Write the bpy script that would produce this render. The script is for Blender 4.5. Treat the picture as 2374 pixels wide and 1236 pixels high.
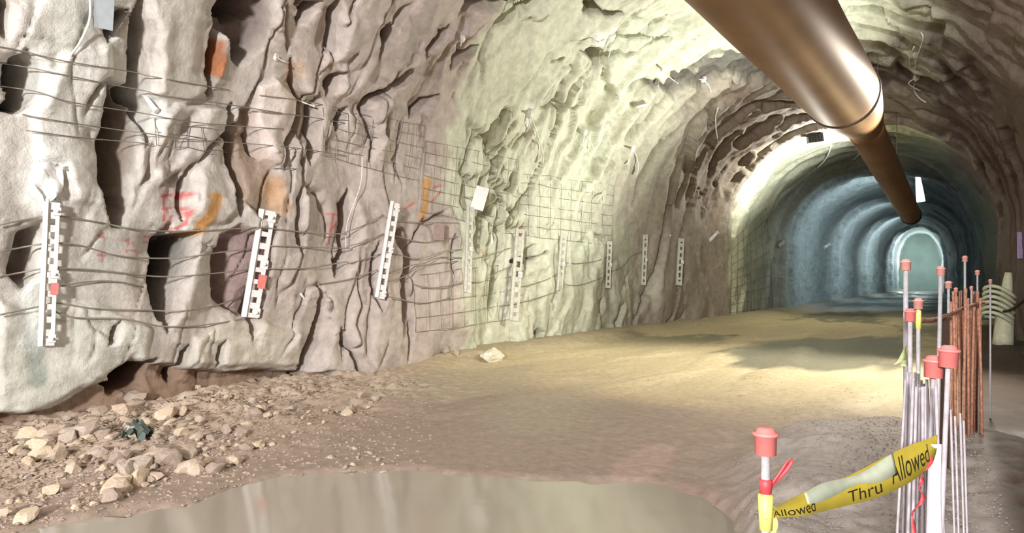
import bpy, math, random
import numpy as np
from mathutils import Vector
from mathutils.bvhtree import BVHTree

random.seed(7)
scene = bpy.context.scene
for o in list(bpy.data.objects):
    bpy.data.objects.remove(o)

# ------------------------------------------------------------------ camera
IW, IH = 2374, 1236
F, CX, HY = 1547.0, 1187.0, 640.0          # focal length, centre column, horizon row (pixels)
YAW = math.radians(31.9)
CAM = np.array([0.0, 0.0, 1.8])
FW = np.array([-math.sin(YAW), math.cos(YAW), 0.0])
RT = np.array([math.cos(YAW), math.sin(YAW), 0.0])
UP = np.array([0.0, 0.0, 1.0])
cd = bpy.data.cameras.new('camera')
cam = bpy.data.objects.new('camera', cd)
scene.collection.objects.link(cam)
cam.location = CAM
cam.rotation_euler = (math.pi/2, 0, YAW)
cd.sensor_width = 36.0
cd.lens = F/IW*36.0
cd.shift_y = (HY-IH/2)/IW
cd.clip_end = 400
scene.camera = cam

# ------------------------------------------------------------------ view, world, lights
scene.view_settings.view_transform = 'Standard'
scene.view_settings.look = 'None'
scene.view_settings.gamma = 1.0
scene.view_settings.exposure = 0.0
scene.view_settings.use_curve_mapping = False
w = bpy.data.worlds.new('added_ambient_fill')  # ambient fill let in by an open end added behind the camera
scene.world = w
w.use_nodes = True
bg = w.node_tree.nodes['Background']
bg.inputs[0].default_value = (1.0, 0.96, 0.97, 1)
bg.inputs[1].default_value = 0.72

def aim(o, target):
    d = Vector(target)-o.location
    o.rotation_euler = d.to_track_quat('-Z', 'Y').to_euler()

def area(name, loc, target, size, power, col, size_y=None, spread=math.pi):
    l = bpy.data.lights.new(name, 'AREA')
    l.energy = power; l.color = col; l.size = size
    if size_y:
        l.shape = 'RECTANGLE'; l.size_y = size_y
    l.spread = spread
    o = bpy.data.objects.new(name, l)
    scene.collection.objects.link(o)
    o.location = loc
    aim(o, target)
    return o

def point(name, loc, power, col, radius=0.15):
    l = bpy.data.lights.new(name, 'POINT')
    l.energy = power; l.color = col; l.shadow_soft_size = radius
    o = bpy.data.objects.new(name, l)
    scene.collection.objects.link(o)
    o.location = loc
    return o

def spot(name, loc, target, power, col, angle, blend=0.6, radius=0.2):
    l = bpy.data.lights.new(name, 'SPOT')
    l.energy = power; l.color = col; l.shadow_soft_size = radius
    l.spot_size = math.radians(angle); l.spot_blend = blend
    o = bpy.data.objects.new(name, l)
    scene.collection.objects.link(o)
    o.location = loc
    aim(o, target)
    return o

area('side_floodlight', (-6.0, -7.0, 5.6), (-8.4, 12.0, 3.6), 0.6, 270, (1.0, 0.985, 0.965), 0.6, math.radians(120))
area('added_front_fill', (1.2, -10.5, 4.6), (-8.2, 13.0, 4.4), 1.4, 1750, (1.0, 0.985, 0.965), 1.2, math.radians(110))  # unseen fill added to light the left wall from the front
spot('added_duct_highlight', (0.2, 17.0, 2.4), (-1.9, 9.0, 5.5), 230, (1.0, 0.80, 0.48), 55, 0.7, 0.25)  # unseen spot added to put a golden highlight on the duct
spot('crown_work_light', (-2.6, 17.8, 3.4), (-5.6, 16.0, 7.2), 2200, (1.0, 1.0, 0.90), 150, 0.7, 0.15)
spot('floor_work_light', (0.9, 15.5, 5.2), (-3.4, 11.8, 0.0), 3300, (1.0, 0.94, 0.80), 108, 0.8, 0.3)
spot('lip_work_light', (-3.0, 29.1, 5.9), (-4.2, 28.9, 7.4), 1900, (1.0, 1.0, 0.88), 170, 0.4, 0.12)
for i, (yy, e) in enumerate(((40.0, 1300), (52.0, 1300), (65.0, 1500), (81.0, 2200))):
    spot('tunnel_lamp', (-0.2, yy, 5.2), (-6.0, yy+2.5, 3.6), e, (0.80, 0.95, 1.0), 155, 0.8, 0.2)
point('added_end_fill', (-1.0, 92.5, 4.0), 900, (0.86, 1.0, 0.95), 0.3)  # unseen light added to brighten the far end

# ------------------------------------------------------------------ noise
def _hash(ix, iy, iz):
    h = (ix.astype(np.int64)*374761393 + iy.astype(np.int64)*668265263 + iz.astype(np.int64)*2147483647) & 0xffffffff
    h = ((h ^ (h >> 13))*1274126177) & 0xffffffff
    h = ((h ^ (h >> 16))*2246822519) & 0xffffffff
    h = h ^ (h >> 15)
    return (h & 0xffffff)/float(0xffffff)

def vnoise(x, y, z=None):
    x = np.asarray(x, float); y = np.asarray(y, float)
    z = np.zeros_like(x) if z is None else np.asarray(z, float)+np.zeros_like(x)
    x, y, z = np.broadcast_arrays(x, y, z)
    fx, fy, fz = np.floor(x), np.floor(y), np.floor(z)
    tx, ty, tz = x-fx, y-fy, z-fz
    ix, iy, iz = fx.astype(np.int64), fy.astype(np.int64), fz.astype(np.int64)
    sx, sy, sz = (t*t*t*(t*(t*6-15)+10) for t in (tx, ty, tz))
    def c(a, b, d): return _hash(ix+a, iy+b, iz+d)
    x00 = c(0,0,0)*(1-sx)+c(1,0,0)*sx; x10 = c(0,1,0)*(1-sx)+c(1,1,0)*sx
    x01 = c(0,0,1)*(1-sx)+c(1,0,1)*sx; x11 = c(0,1,1)*(1-sx)+c(1,1,1)*sx
    return ((x00*(1-sy)+x10*sy)*(1-sz)+(x01*(1-sy)+x11*sy)*sz)*2-1

def fbm(x, y, z=None, octaves=4, gain=0.5, lac=2.03):
    a, f, out, tot = 1.0, 1.0, 0.0, 0.0
    zz = 0.0 if z is None else z
    for k in range(octaves):
        out = out + a*vnoise(x*f+17.1*k, y*f+9.7*k, zz*f+3.3*k)
        tot += a; a *= gain; f *= lac
    return out/tot

def sstep(a, b, x):
    t = np.clip((x-a)/(b-a), 0, 1)
    return t*t*(3-2*t)

def lin(r, g, b):
    def f(c):
        c /= 255.0
        return c/12.92 if c <= 0.04045 else ((c+0.055)/1.055)**2.4
    return np.array([f(r), f(g), f(b)])

# ------------------------------------------------------------------ the bore of the tunnel
YS = [-8, 12, 20, 26, 29, 37, 51, 64, 80, 98]
XL = [-8.9, -8.8, -8.3, -7.2, -6.7, -6.1, -5.4, -4.6, -3.3, -2.9]
XR = [2.4, 2.4, 2.3, 2.1, 2.0, 2.2, 2.3, 2.2, 1.7, 1.4]
HH = [8.7, 8.6, 8.2, 7.6, 7.4, 7.1, 7.0, 7.0, 7.0, 7.0]
ZS = 3.2
PW = 2.15
def bore(y):
    xl, xr, h = np.interp(y, YS, XL), np.interp(y, YS, XR), np.interp(y, YS, HH)
    step = sstep(27.9, 28.5, y)*0.35      # the lip where the shotcrete ring ends
    return (xl+xr)/2, (xr-xl)/2+0*step, h

def outside(p):
    c, hw, h = bore(p[:, 1])
    a = np.abs(p[:, 0]-c)/hw
    b = np.clip((p[:, 2]-ZS)/(h-ZS), 0, None)
    return a**PW+b**PW-1

def raydir(px, py):
    return FW+(px-CX)/F*RT+(HY-py)/F*UP

def at(px, py, d):
    return CAM+raydir(px, py)*d

def at_z(px, py, z):
    r = raydir(px, py)
    return CAM+r*((z-CAM[2])/r[2])

def project(p):
    v = np.asarray(p)-CAM
    d = v@FW
    return CX+F*(v@RT)/d, HY-F*v[2]/d, d

_T = np.concatenate([np.arange(0.5, 30, 0.02), np.arange(30, 130, 0.08)])
def base_hit(px, py):
    r = raydir(px, py)
    p = CAM+np.outer(_T, r)
    g = outside(p) > 0
    i = int(np.argmax(g)) if g.any() else len(_T)-1
    return p[i], _T[i]

# grid of the lining: u runs from the right foot over the crown to the left foot
NU_L, NU_A, NU_R = 150, 520, 60
zl = np.linspace(ZS, -0.6, NU_L+1)[1:]
zr = np.linspace(-0.6, ZS, NU_R+1)[:-1]
th = np.linspace(0, math.pi, NU_A)
th = th - 0.20*np.sin(2*th)*0.5
ygrid = [-8.0]
while ygrid[-1] < 98.0:
    y = ygrid[-1]
    dy = 0.12 if y < 2.5 else (0.028 if y < 9 else 0.028+(y-9)*0.0042)
    ygrid.append(y+min(dy, 0.22))
ygrid = np.array(ygrid)
NY = len(ygrid)
c, hw, h = bore(ygrid)
ct, st = np.cos(th), np.sin(th)
ca = np.sign(ct)*np.abs(ct)**(2/PW); sa = np.abs(st)**(2/PW)
X = np.concatenate([np.repeat((c+hw)[:, None], NU_R, 1), c[:, None]+hw[:, None]*ca[None], np.repeat((c-hw)[:, None], NU_L, 1)], 1)
Z = np.concatenate([np.repeat(zr[None], NY, 0), ZS+(h-ZS)[:, None]*sa[None], np.repeat(zl[None], NY, 0)], 1)
Y = np.repeat(ygrid[:, None], X.shape[1], 1)
NU = X.shape[1]
P0 = np.stack([X, Y, Z], -1)
tu = np.gradient(P0, axis=1); ty = np.gradient(P0, axis=0)
N = np.cross(tu, ty)
N /= np.linalg.norm(N, axis=-1, keepdims=True)+1e-9
mid = np.stack([c, ygrid, np.full(NY, 2.5)], -1)[:, None, :]
s = np.sign(((P0-mid)*N).sum(-1, keepdims=True))
N = N*np.where(s == 0, 1, s)              # N points into the rock
S = np.cumsum(np.concatenate([np.zeros((NY, 1)), np.linalg.norm(np.diff(P0, axis=1), axis=-1)], 1), 1)

# relief
left = sstep(-0.15, 0.5, -(X-c[:, None])/hw[:, None])
crown = sstep(3.0, 5.5, Z)
near = 1-sstep(24, 34, Y)
far = sstep(35.5, 37.5, Y)
D = np.zeros_like(X)
warp = fbm(Y*0.5, S*0.25, octaves=3)
col = fbm(Y*0.7+warp*0.5, S*0.20, octaves=2)
D += (0.16+0.14*sstep(6, 9, Y))*col*left*(1-crown*0.6)*near*(1-0.5*sstep(12, 18, Y))
D += 0.10*fbm(X*0.8, Y*0.8, Z*0.8, octaves=2)*(1-0.5*far)
D += 0.035*fbm(X*2.2, Y*2.2, Z*2.2, octaves=3)*(1-0.2*far)
D += 0.012*fbm(X*7, Y*7, Z*7, octaves=2)
# plates of rock parted by dark creases that run down the wall
tilt = Y+0.22*(S-S[:, -1:])
fa = fbm(tilt*0.85+0.6*warp, S*0.26+3, octaves=4)
fb = fbm(tilt*1.9+11+0.8*warp, S*0.55, octaves=3)
wallm = left*near*(1-0.6*sstep(12, 17, Y))*(0.25+0.75*sstep(6.0, 9.0, Y))
ma = sstep(-0.15, 0.3, fbm(Y*0.6+5, S*0.4, octaves=2))
D += 0.13*np.tanh(fa/0.05)*wallm*ma
D += 0.50*np.exp(-(fa/0.030)**2)*ma*wallm
mb = sstep(0.0, 0.4, fbm(Y*0.9+25, S*0.6, octaves=2))
D += (0.16*np.exp(-(fb/0.045)**2)+0.05*np.tanh(fb/0.06))*mb*wallm
# ledges that run round the arch
n0 = fbm(Y*0.5+60, S*0.4, octaves=2)
def ledges(freq, ang, wamp, seed, lo, hi):
    q = Y*freq+ang*S+wamp*fbm(S*0.28+seed, Y*0.35, octaves=3)+0.30*fbm(S*1.1, Y*1.2+seed, octaves=3)
    fr = q-np.floor(q)
    saw = np.where(fr < 0.9, fr/0.9, (1-fr)/0.1)
    m = sstep(lo, hi, fbm(S*0.4+7*seed, Y*0.45, octaves=2))
    return (saw-0.5)*m
lm = (0.35+0.65*crown)*near*sstep(8, 12, Y+1.2*crown)*(0.45+0.55*sstep(13.5, 17, Y+1.5*n0))
D += 0.34*ledges(0.55, 0.10, 1.3, 1.0, -0.35, 0.1)*lm
D += 0.22*ledges(1.15, -0.12, 1.5, 5.0, -0.25, 0.15)*lm*(1-0.65*sstep(21, 24, Y))
D += 0.18*ledges(0.7, 0.25, 1.2, 9.0, -0.2, 0.2)*sstep(28.5, 29, Y)*(1-far)
D += 0.16*fbm(Y*0.5, S*0.9, octaves=4)*far
# ribs of the far tunnel
for yy, a in ((38.0, 0.20), (51.0, 0.24), (64.0, 0.24), (80.0, 0.24)):
    D -= a*np.exp(-np.abs((Y-yy-0.35*fbm(S*0.8, S*0+yy, octaves=3))/0.8)**8)
D += 0.35*sstep(28.0, 28.4, Y)*(1-sstep(35.5, 36.5, Y))   # the bore is wider behind the lip

# dark clefts traced on the near wall: pixel polyline, width in pixels, depth in metres
STEP = 0.22
HAZE = 0.05
CLEFTS = [
 ([(322,-10),(326,68),(321,102),(328,143),(328,190),(326,221),(343,248),(340,282),(336,330)], 17, 0.9),
 ([(58,120),(61,177),(51,217),(40,245)], 24, 0.7),
 ([(8,-5),(14,90)], 12, 0.3),
 ([(299,20),(279,37),(258,65),(245,95)], 8, 0.35),
 ([(285,205),(285,270),(272,340),(275,410),(280,490)], 34, 0.35),
 ([(545,-10),(520,30),(502,80),(490,140),(484,190),(482,218)], 11, 0.6),
 ([(575,-10),(568,25),(562,60)], 44, 0.45),
 ([(540,240),(537,290),(544,325),(548,375),(555,420),(566,455),(562,500)], 11, 0.7),
 ([(676,136),(690,180),(703,220),(702,272),(688,305),(668,340),(656,390)], 9, 0.5),
 ([(591,296),(600,325),(608,367)], 8, 0.3),
 ([(790,-5),(781,44),(779,95),(772,140)], 9, 0.5),
 ([(750,5),(715,35),(697,60)], 8, 0.35),
 ([(801,167),(780,197),(763,221)], 9, 0.4),
 ([(740,215),(742,280),(735,330),(725,380)], 10, 0.4),
 ([(913,60),(908,92),(886,112)], 9, 0.4),
 ([(1029,48),(1008,85),(984,112),(974,136)], 8, 0.4),
 ([(920,165),(917,200),(899,218),(866,228),(855,251),(866,306),(872,323),(859,374)], 8, 0.45),
 ([(960,160),(940,190),(920,205)], 7, 0.35),
 ([(815,251),(791,302)], 10, 0.4),
 ([(1015,217),(988,245),(962,275)], 7, 0.35),
 ([(1107,102),(1052,132),(1042,160)], 6, 0.35),
 ([(1273,0),(1192,34),(1140,51)], 7, 0.4),
 ([(1178,7),(1090,14),(1070,30)], 9, 0.4),
 ([(690,10),(720,-8)], 20, 0.4),
 ([(455,375),(440,430),(432,470),(430,510)], 7, 0.35),
 ([(405,520),(390,580),(375,640),(362,700)], 13, 0.75),
 ([(448,545),(435,590),(420,650),(398,700),(385,770)], 13, 0.75),
 ([(420,545),(412,600)], 30, 0.35),
 ([(540,560),(535,620),(540,690),(560,720)], 44, 0.22),
 ([(620,650),(600,740),(590,790)], 10, 0.25),
 ([(820,440),(815,520),(800,600),(780,640)], 14, 0.6),
 ([(745,660),(752,720),(740,790),(722,850),(712,890)], 10, 0.6),
 ([(775,760),(800,830),(815,890)], 8, 0.4),
 ([(700,430),(690,520),(700,590)], 10, 0.25),
 ([(85,520),(60,600),(55,660)], 40, 0.22),
 ([(520,790),(510,850)], 6, 0.25),
 ([(440,800),(425,850),(412,890)], 8, 0.3),
 ([(272,745),(258,790),(245,800)], 6, 0.25),
 ([(345,850),(318,868),(292,888),(275,912)], 30, 0.9),
 ([(860,560),(850,650),(852,720)], 7, 0.35),
 ([(670,120),(662,60),(668,10)], 7, 0.25),
 ([(1030,540),(1030,640)], 5, 0.25),
 ([(1225,600),(1222,640)], 16, 0.35),
 ([(1240,565),(1232,600)], 6, 0.25),
 ([(1165,500),(1168,560),(1160,640),(1155,740)], 6, 0.3),
 ([(1287,560),(1285,640),(1283,720)], 5, 0.25),
 ([(1262,770),(1245,785)], 10, 0.4),
 ([(1445,700),(1430,750),(1424,772)], 6, 0.35),
 ([(1395,690),(1400,730)], 6, 0.3),
 ([(1640,210),(1600,260),(1560,310),(1520,360),(1490,420),(1475,480)], 8, 0.4),
 ([(1700,190),(1660,240),(1640,300)], 8, 0.35),
 ([(1590,350),(1560,420),(1545,500),(1535,580),(1510,680),(1480,740)], 8, 0.35),
 ([(1555,215),(1520,250),(1480,300),(1440,345)], 7, 0.35),
 ([(1260,255),(1290,240),(1310,252),(1335,243),(1362,231)], 7, 0.35),
 ([(1103,320),(1140,310)], 6, 0.3),
 ([(1207,328),(1226,306)], 6, 0.3),
 ([(1275,146),(1311,136)], 6, 0.3),
 ([(1350,120),(1380,116),(1395,140),(1430,128),(1470,127),(1500,105),(1550,80)], 12, 0.4),
 ([(1412,92),(1465,92),(1515,85),(1550,72)], 7, 0.3),
 ([(1460,185),(1490,205),(1530,190)], 14, 0.3),
 ([(1365,10),(1380,30),(1420,32)], 14, 0.3),
 ([(1465,44),(1498,52),(1550,44)], 6, 0.3),
 ([(1320,96),(1355,87)], 5, 0.25),
 ([(1560,170),(1620,140),(1680,125),(1740,118)], 10, 0.35),
 ([(1600,215),(1660,175),(1720,165),(1790,160)], 8, 0.3),
 ([(1960,30),(2010,22),(2050,40),(2090,60)], 9, 0.35),
 ([(1960,105),(2000,85),(2040,78)], 7, 0.3),
 ([(1990,130),(2030,120),(2060,130)], 8, 0.3),
 ([(2000,150),(2060,160),(2120,175),(2180,200)], 18, 0.35),
 ([(2150,10),(2200,60),(2250,100),(2310,160)], 7, 0.3),
 ([(2290,10),(2330,60),(2374,100)], 7, 0.3),
 ([(2060,230),(2130,260),(2200,300),(2260,350)], 10, 0.25),
]
V = P0.reshape(-1, 3)
Df = D.reshape(-1)
def polyhits(poly, step=5.0):
    pts, ds = [], []
    for (x0, y0), (x1, y1) in zip(poly[:-1], poly[1:]):
        n = max(2, int(math.hypot(x1-x0, y1-y0)/step))
        for k in range(n+1):
            p, d = base_hit(x0+(x1-x0)*k/n, y0+(y1-y0)*k/n)
            pts.append(p); ds.append(d)
    return np.array(pts), np.array(ds)

def near_poly(pts, rad, full=False):
    """indices of the lining's vertices near a traced line, their distance to it, how far along it and on which side"""
    lo, hi = pts.min(0)-rad, pts.max(0)+rad
    i0, i1 = np.searchsorted(ygrid, lo[1]), np.searchsorted(ygrid, hi[1])
    idx = (np.arange(max(i0-1, 0), min(i1+1, NY))[:, None]*NU+np.arange(NU)[None]).ravel()
    v = V[idx]
    m = ((v >= lo) & (v <= hi)).all(1)
    idx = idx[m]; v = V[idx]
    best = np.full(len(idx), 1e9); along = np.zeros(len(idx)); side = np.zeros(len(idx))
    nn = Nf[idx]; ns = len(pts)-1
    for k, (a, b) in enumerate(zip(pts[:-1], pts[1:])):
        ab = b-a; L = ab@ab+1e-12
        t = np.clip(((v-a)@ab)/L, 0, 1)
        d2 = ((v-a-t[:, None]*ab)**2).sum(1)
        g = d2 < best
        best = np.where(g, d2, best)
        if full:
            along = np.where(g, (k+t)/ns, along)
            side = np.where(g, np.sign((np.cross(ab[None], v-a)*nn).sum(1)), side)
    return (idx, np.sqrt(best), along, side) if full else (idx, np.sqrt(best))

Nf = N.reshape(-1, 3)
wig = fbm(X*2.6, Y*2.6, Z*2.6, octaves=3).reshape(-1)
for poly, wd, dep in CLEFTS:
    pts, ds = polyhits(poly)
    r = wd*0.5*np.median(ds)/F*1.5
    R = max(r*5, 0.45)
    idx, dist, al, sd = near_poly(pts, R, True)
    if len(idx):
        tap = np.clip(4*np.minimum(al, 1-al)+0.25, 0.25, 1)
        dd = np.clip(dist/(r*tap)*(1+0.5*wig[idx])-0.1, 0, None)
        Df[idx] += 1.5*dep*np.sqrt(tap)*np.exp(-dd**2.0)
        fade = np.clip(np.minimum(al, 1-al)*5, 0, 1)*(1-sstep(0.3*R, R, dist))
        Df[idx] += np.where(sd > 0, 1, -1)*STEP*min(dep, 0.5)*fade*np.minimum(dist/(r+1e-6), 1)
# hollows and standing-proud faces outlined on the wall: outline, depth (negative stands proud), edge softness in pixels, colour that darkens hollows like shade
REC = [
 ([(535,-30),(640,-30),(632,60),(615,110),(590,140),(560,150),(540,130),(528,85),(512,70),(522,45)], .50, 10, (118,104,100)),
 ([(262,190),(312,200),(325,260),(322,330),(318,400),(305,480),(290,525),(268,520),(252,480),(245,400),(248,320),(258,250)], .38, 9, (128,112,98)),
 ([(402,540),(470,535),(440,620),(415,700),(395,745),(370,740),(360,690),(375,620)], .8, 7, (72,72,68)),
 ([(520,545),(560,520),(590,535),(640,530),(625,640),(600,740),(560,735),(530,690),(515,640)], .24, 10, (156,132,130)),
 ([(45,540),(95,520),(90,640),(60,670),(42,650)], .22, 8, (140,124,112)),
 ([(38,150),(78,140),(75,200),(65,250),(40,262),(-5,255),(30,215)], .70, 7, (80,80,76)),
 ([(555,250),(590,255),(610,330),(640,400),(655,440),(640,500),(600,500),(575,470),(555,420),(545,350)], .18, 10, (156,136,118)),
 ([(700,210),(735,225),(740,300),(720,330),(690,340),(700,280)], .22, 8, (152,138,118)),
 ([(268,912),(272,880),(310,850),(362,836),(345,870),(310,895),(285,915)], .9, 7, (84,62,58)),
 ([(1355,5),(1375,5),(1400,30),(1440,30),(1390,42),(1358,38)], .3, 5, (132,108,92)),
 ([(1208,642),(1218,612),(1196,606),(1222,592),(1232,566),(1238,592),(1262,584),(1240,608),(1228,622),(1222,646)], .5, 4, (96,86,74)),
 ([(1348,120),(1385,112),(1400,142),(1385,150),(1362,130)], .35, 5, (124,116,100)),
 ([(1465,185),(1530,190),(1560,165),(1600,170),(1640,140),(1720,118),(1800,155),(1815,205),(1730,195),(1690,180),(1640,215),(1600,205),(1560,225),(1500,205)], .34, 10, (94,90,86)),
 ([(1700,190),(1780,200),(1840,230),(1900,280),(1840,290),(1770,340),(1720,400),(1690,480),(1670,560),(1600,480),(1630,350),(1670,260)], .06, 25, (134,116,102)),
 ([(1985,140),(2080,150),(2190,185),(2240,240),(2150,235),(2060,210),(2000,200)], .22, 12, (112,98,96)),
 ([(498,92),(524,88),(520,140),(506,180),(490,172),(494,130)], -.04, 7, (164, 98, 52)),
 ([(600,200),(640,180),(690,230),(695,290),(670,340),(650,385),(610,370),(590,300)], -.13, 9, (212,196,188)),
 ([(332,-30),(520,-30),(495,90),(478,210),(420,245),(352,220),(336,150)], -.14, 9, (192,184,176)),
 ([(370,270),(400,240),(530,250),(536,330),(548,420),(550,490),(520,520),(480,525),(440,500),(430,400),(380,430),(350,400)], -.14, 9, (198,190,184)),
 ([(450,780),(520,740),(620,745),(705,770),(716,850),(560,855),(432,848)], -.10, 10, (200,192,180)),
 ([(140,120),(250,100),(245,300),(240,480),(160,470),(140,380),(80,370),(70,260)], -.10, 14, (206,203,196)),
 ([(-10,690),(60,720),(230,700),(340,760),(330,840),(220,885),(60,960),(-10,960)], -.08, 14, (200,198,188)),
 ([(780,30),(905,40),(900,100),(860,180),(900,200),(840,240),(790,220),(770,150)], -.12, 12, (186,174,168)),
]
V0 = V-CAM
dep0 = np.maximum(V0@FW, 0.05)
BPX = np.where(V0@FW > 0.5, CX+F*(V0@RT)/dep0, -9e4); BPY = HY-F*V0[:, 2]/dep0
RECT = []
pwig = 9*wig
for poly, dp, ed, cl in REC:
    pa = np.array(poly, float)
    m = (BPX > pa[:, 0].min()-40) & (BPX < pa[:, 0].max()+40) & (BPY > pa[:, 1].min()-40) & (BPY < pa[:, 1].max()+40)
    idx = np.nonzero(m)[0]
    sd = np.full(len(idx), 1e9); ins = np.zeros(len(idx), bool)
    x, y = BPX[idx], BPY[idx]
    for (x0, y0), (x1, y1) in zip(poly, poly[1:]+poly[:1]):
        cnd = ((y0 > y) != (y1 > y)) & (x < (x1-x0)*(y-y0)/(y1-y0+1e-12)+x0)
        ins ^= cnd
        t = np.clip(((x-x0)*(x1-x0)+(y-y0)*(y1-y0))/((x1-x0)**2+(y1-y0)**2+1e-9), 0, 1)
        sd = np.minimum(sd, np.hypot(x-x0-t*(x1-x0), y-y0-t*(y1-y0)))
    sd = np.where(ins, sd, -sd)+pwig[idx]
    f = sstep(-ed*0.5, ed, sd)
    Df[idx] += dp*f
    RECT.append((idx, f, lin(*cl)))
# foot of the sprayed skin: below it the bare rock lies back
FOOT = [(-5,965),(60,965),(130,945),(220,895),(270,880),(345,840),(430,855),(560,862),(650,860),(722,866)]
fp, _ = polyhits(FOOT, 12)
zt = np.interp(Y, fp[:, 1], fp[:, 2], left=fp[0, 2], right=fp[-1, 2])+0.05*fbm(Y*3, Z*3, octaves=2)
bare = (1-sstep(-0.02, 0.03, Z-zt))*(X < c[:, None])*(1-sstep(7.8, 8.3, Y))
D += 0.26*bare

# ------------------------------------------------------------------ colour of the lining (lamp-lit and shaded zones painted into the tint)
T = np.zeros((NY, NU, 3))
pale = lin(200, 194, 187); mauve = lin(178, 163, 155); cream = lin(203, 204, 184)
brown = lin(164, 153, 140); green = lin(150, 152, 138); blue = lin(146, 156, 156); umber_shade = lin(98, 80, 78)
n1 = fbm(X*0.7, Y*0.7, Z*0.7, octaves=4); n2 = fbm(X*2.3+9, Y*2.3, Z*2.3, octaves=3)
def mix(a, b, f): return a*(1-f[..., None])+b*f[..., None]
T[:] = pale
T = mix(T, mauve, sstep(-0.15, 0.5, n1)*0.6)
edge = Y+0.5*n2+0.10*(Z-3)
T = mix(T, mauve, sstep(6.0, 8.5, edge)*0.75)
T = mix(T, cream, sstep(11.2, 11.8, edge))  # lamp-lit band painted pale and greenish
T = mix(T, brown, sstep(17.5, 23, Y+2.5*n1))  # shaded stretch beyond the lit band painted browner
T = mix(T, cream, sstep(27.8, 28.2, Y+0.2*n2))  # lamp-lit strip of the lip painted pale
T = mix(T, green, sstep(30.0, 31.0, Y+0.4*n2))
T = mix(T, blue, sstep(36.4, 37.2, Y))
T = mix(T, lin(74, 80, 78), sstep(34, 37, Y)*(1-sstep(78, 81, Y))*sstep(0.15, 0.45, (X-c[:, None])/hw[:, None]+0.15*n1)*0.9)  # unlit right side of the far tunnel painted darker
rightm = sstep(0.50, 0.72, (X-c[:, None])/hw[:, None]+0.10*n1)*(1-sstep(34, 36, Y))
T = mix(T, umber_shade, rightm*0.9*sstep(-0.8, 0.4, rightm+n1*0.5))  # shade of the unlit right wall painted into its colour
n3 = fbm(Y*5.0+0.4*n2, S*0.5, octaves=4); n4 = fbm(Y*1.3+40, S*0.35, octaves=3)
T = mix(T, T*np.array([0.66, 0.67, 0.64]), sstep(0.05, 0.45, n3)*sstep(-0.2, 0.3, n4)*0.8*(1-0.5*far))
T = mix(T, lin(214, 216, 208), sstep(0.15, 0.5, fbm(Y*1.6+70, S*0.6, octaves=4))*0.5*(1-sstep(5.2, 6.5, Y)))
T = mix(T, lin(150, 126, 108), bare)
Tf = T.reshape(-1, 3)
for idx, f, cl in RECT:  # hollow shade and face tints painted over the lining
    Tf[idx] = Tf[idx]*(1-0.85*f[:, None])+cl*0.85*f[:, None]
def stain(poly, wd, colr, amt, soft=0.5):
    pts, ds = polyhits(poly)
    r = wd*0.5*np.median(ds)/F
    idx, dist = near_poly(pts, r*2)
    f = amt*(1-sstep(1-soft, 1+soft, dist/r+0.5*wig[idx]*soft))
    Tf[idx] = Tf[idx]*(1-f[:, None])+colr*f[:, None]
rust, orange, red, white = lin(150, 84, 40), lin(205, 150, 80), lin(196, 72, 70), lin(236, 236, 230)
teal = lin(120, 135, 128)
stain([(492,460),(478,495),(468,530)], 30, orange, .9)
stain([(470,455),(515,455)], 8, orange, .6)
stain([(985,425),(982,470),(972,505)], 26, orange, .85)
stain([(640,430),(655,480)], 46, lin(180,140,100), .7)
stain([(690,160),(680,200)], 40, lin(195,165,140), .7)
for q in (((382,455),(415,450)), ((392,452),(388,510)), ((388,485),(408,480)), ((440,445),(428,470),(442,490),(436,520),(415,530)), ((432,465),(442,450)), ((405,500),(395,525))):
    stain(q, 7, red, .8)
for q in (((222,545),(262,555)), ((240,540),(236,605)), ((222,590),(262,596)), ((290,555),(318,566)), ((305,545),(298,585)), ((352,548),(388,546)), ((352,560),(386,562)), ((340,585),(300,580)),
          ((770,495),(798,498)), ((779,497),(776,565)), ((790,515),(778,535)), ((1000,435),(1020,430)), ((1018,445),(995,470)), ((955,470),(935,485)),
          ((990,555),(1012,560)), ((1105,580),(1122,595)), ((1225,525),(1222,550)), ((920,575),(910,615))):
    stain(q, 6, red, .65)
stain([(110,380),(100,450)], 90, white, .8)
stain([(270,150),(285,175)], 60, white, .6)
stain([(120,470),(115,620)], 50, white, .35)
stain([(75,800),(80,880)], 40, teal, .6)
stain([(75,690),(70,790)], 60, lin(215,220,215), .6)
stain([(1420,75),(1400,95),(1385,85)], 34, white, .7)
stain([(1070,70),(1060,95)], 34, lin(215,205,210), .7)
stain([(1230,255),(1225,300)], 26, white, .6)
stain([(1190,600),(1185,730)], 36, lin(215,215,210), .5)
stain([(1008,520),(1008,560)], 24, lin(150,128,118), .8)

Pd = P0+N*D[..., None]
Pd[..., 2] = np.maximum(Pd[..., 2], -0.7)

# ------------------------------------------------------------------ helpers for meshes and materials
COL = scene.collection
def put(name, me, parent=None, mat=None):
    o = bpy.data.objects.new(name, me)
    COL.objects.link(o)
    if parent is not None: o.parent = parent
    if mat is not None: me.materials.append(mat)
    return o

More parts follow.
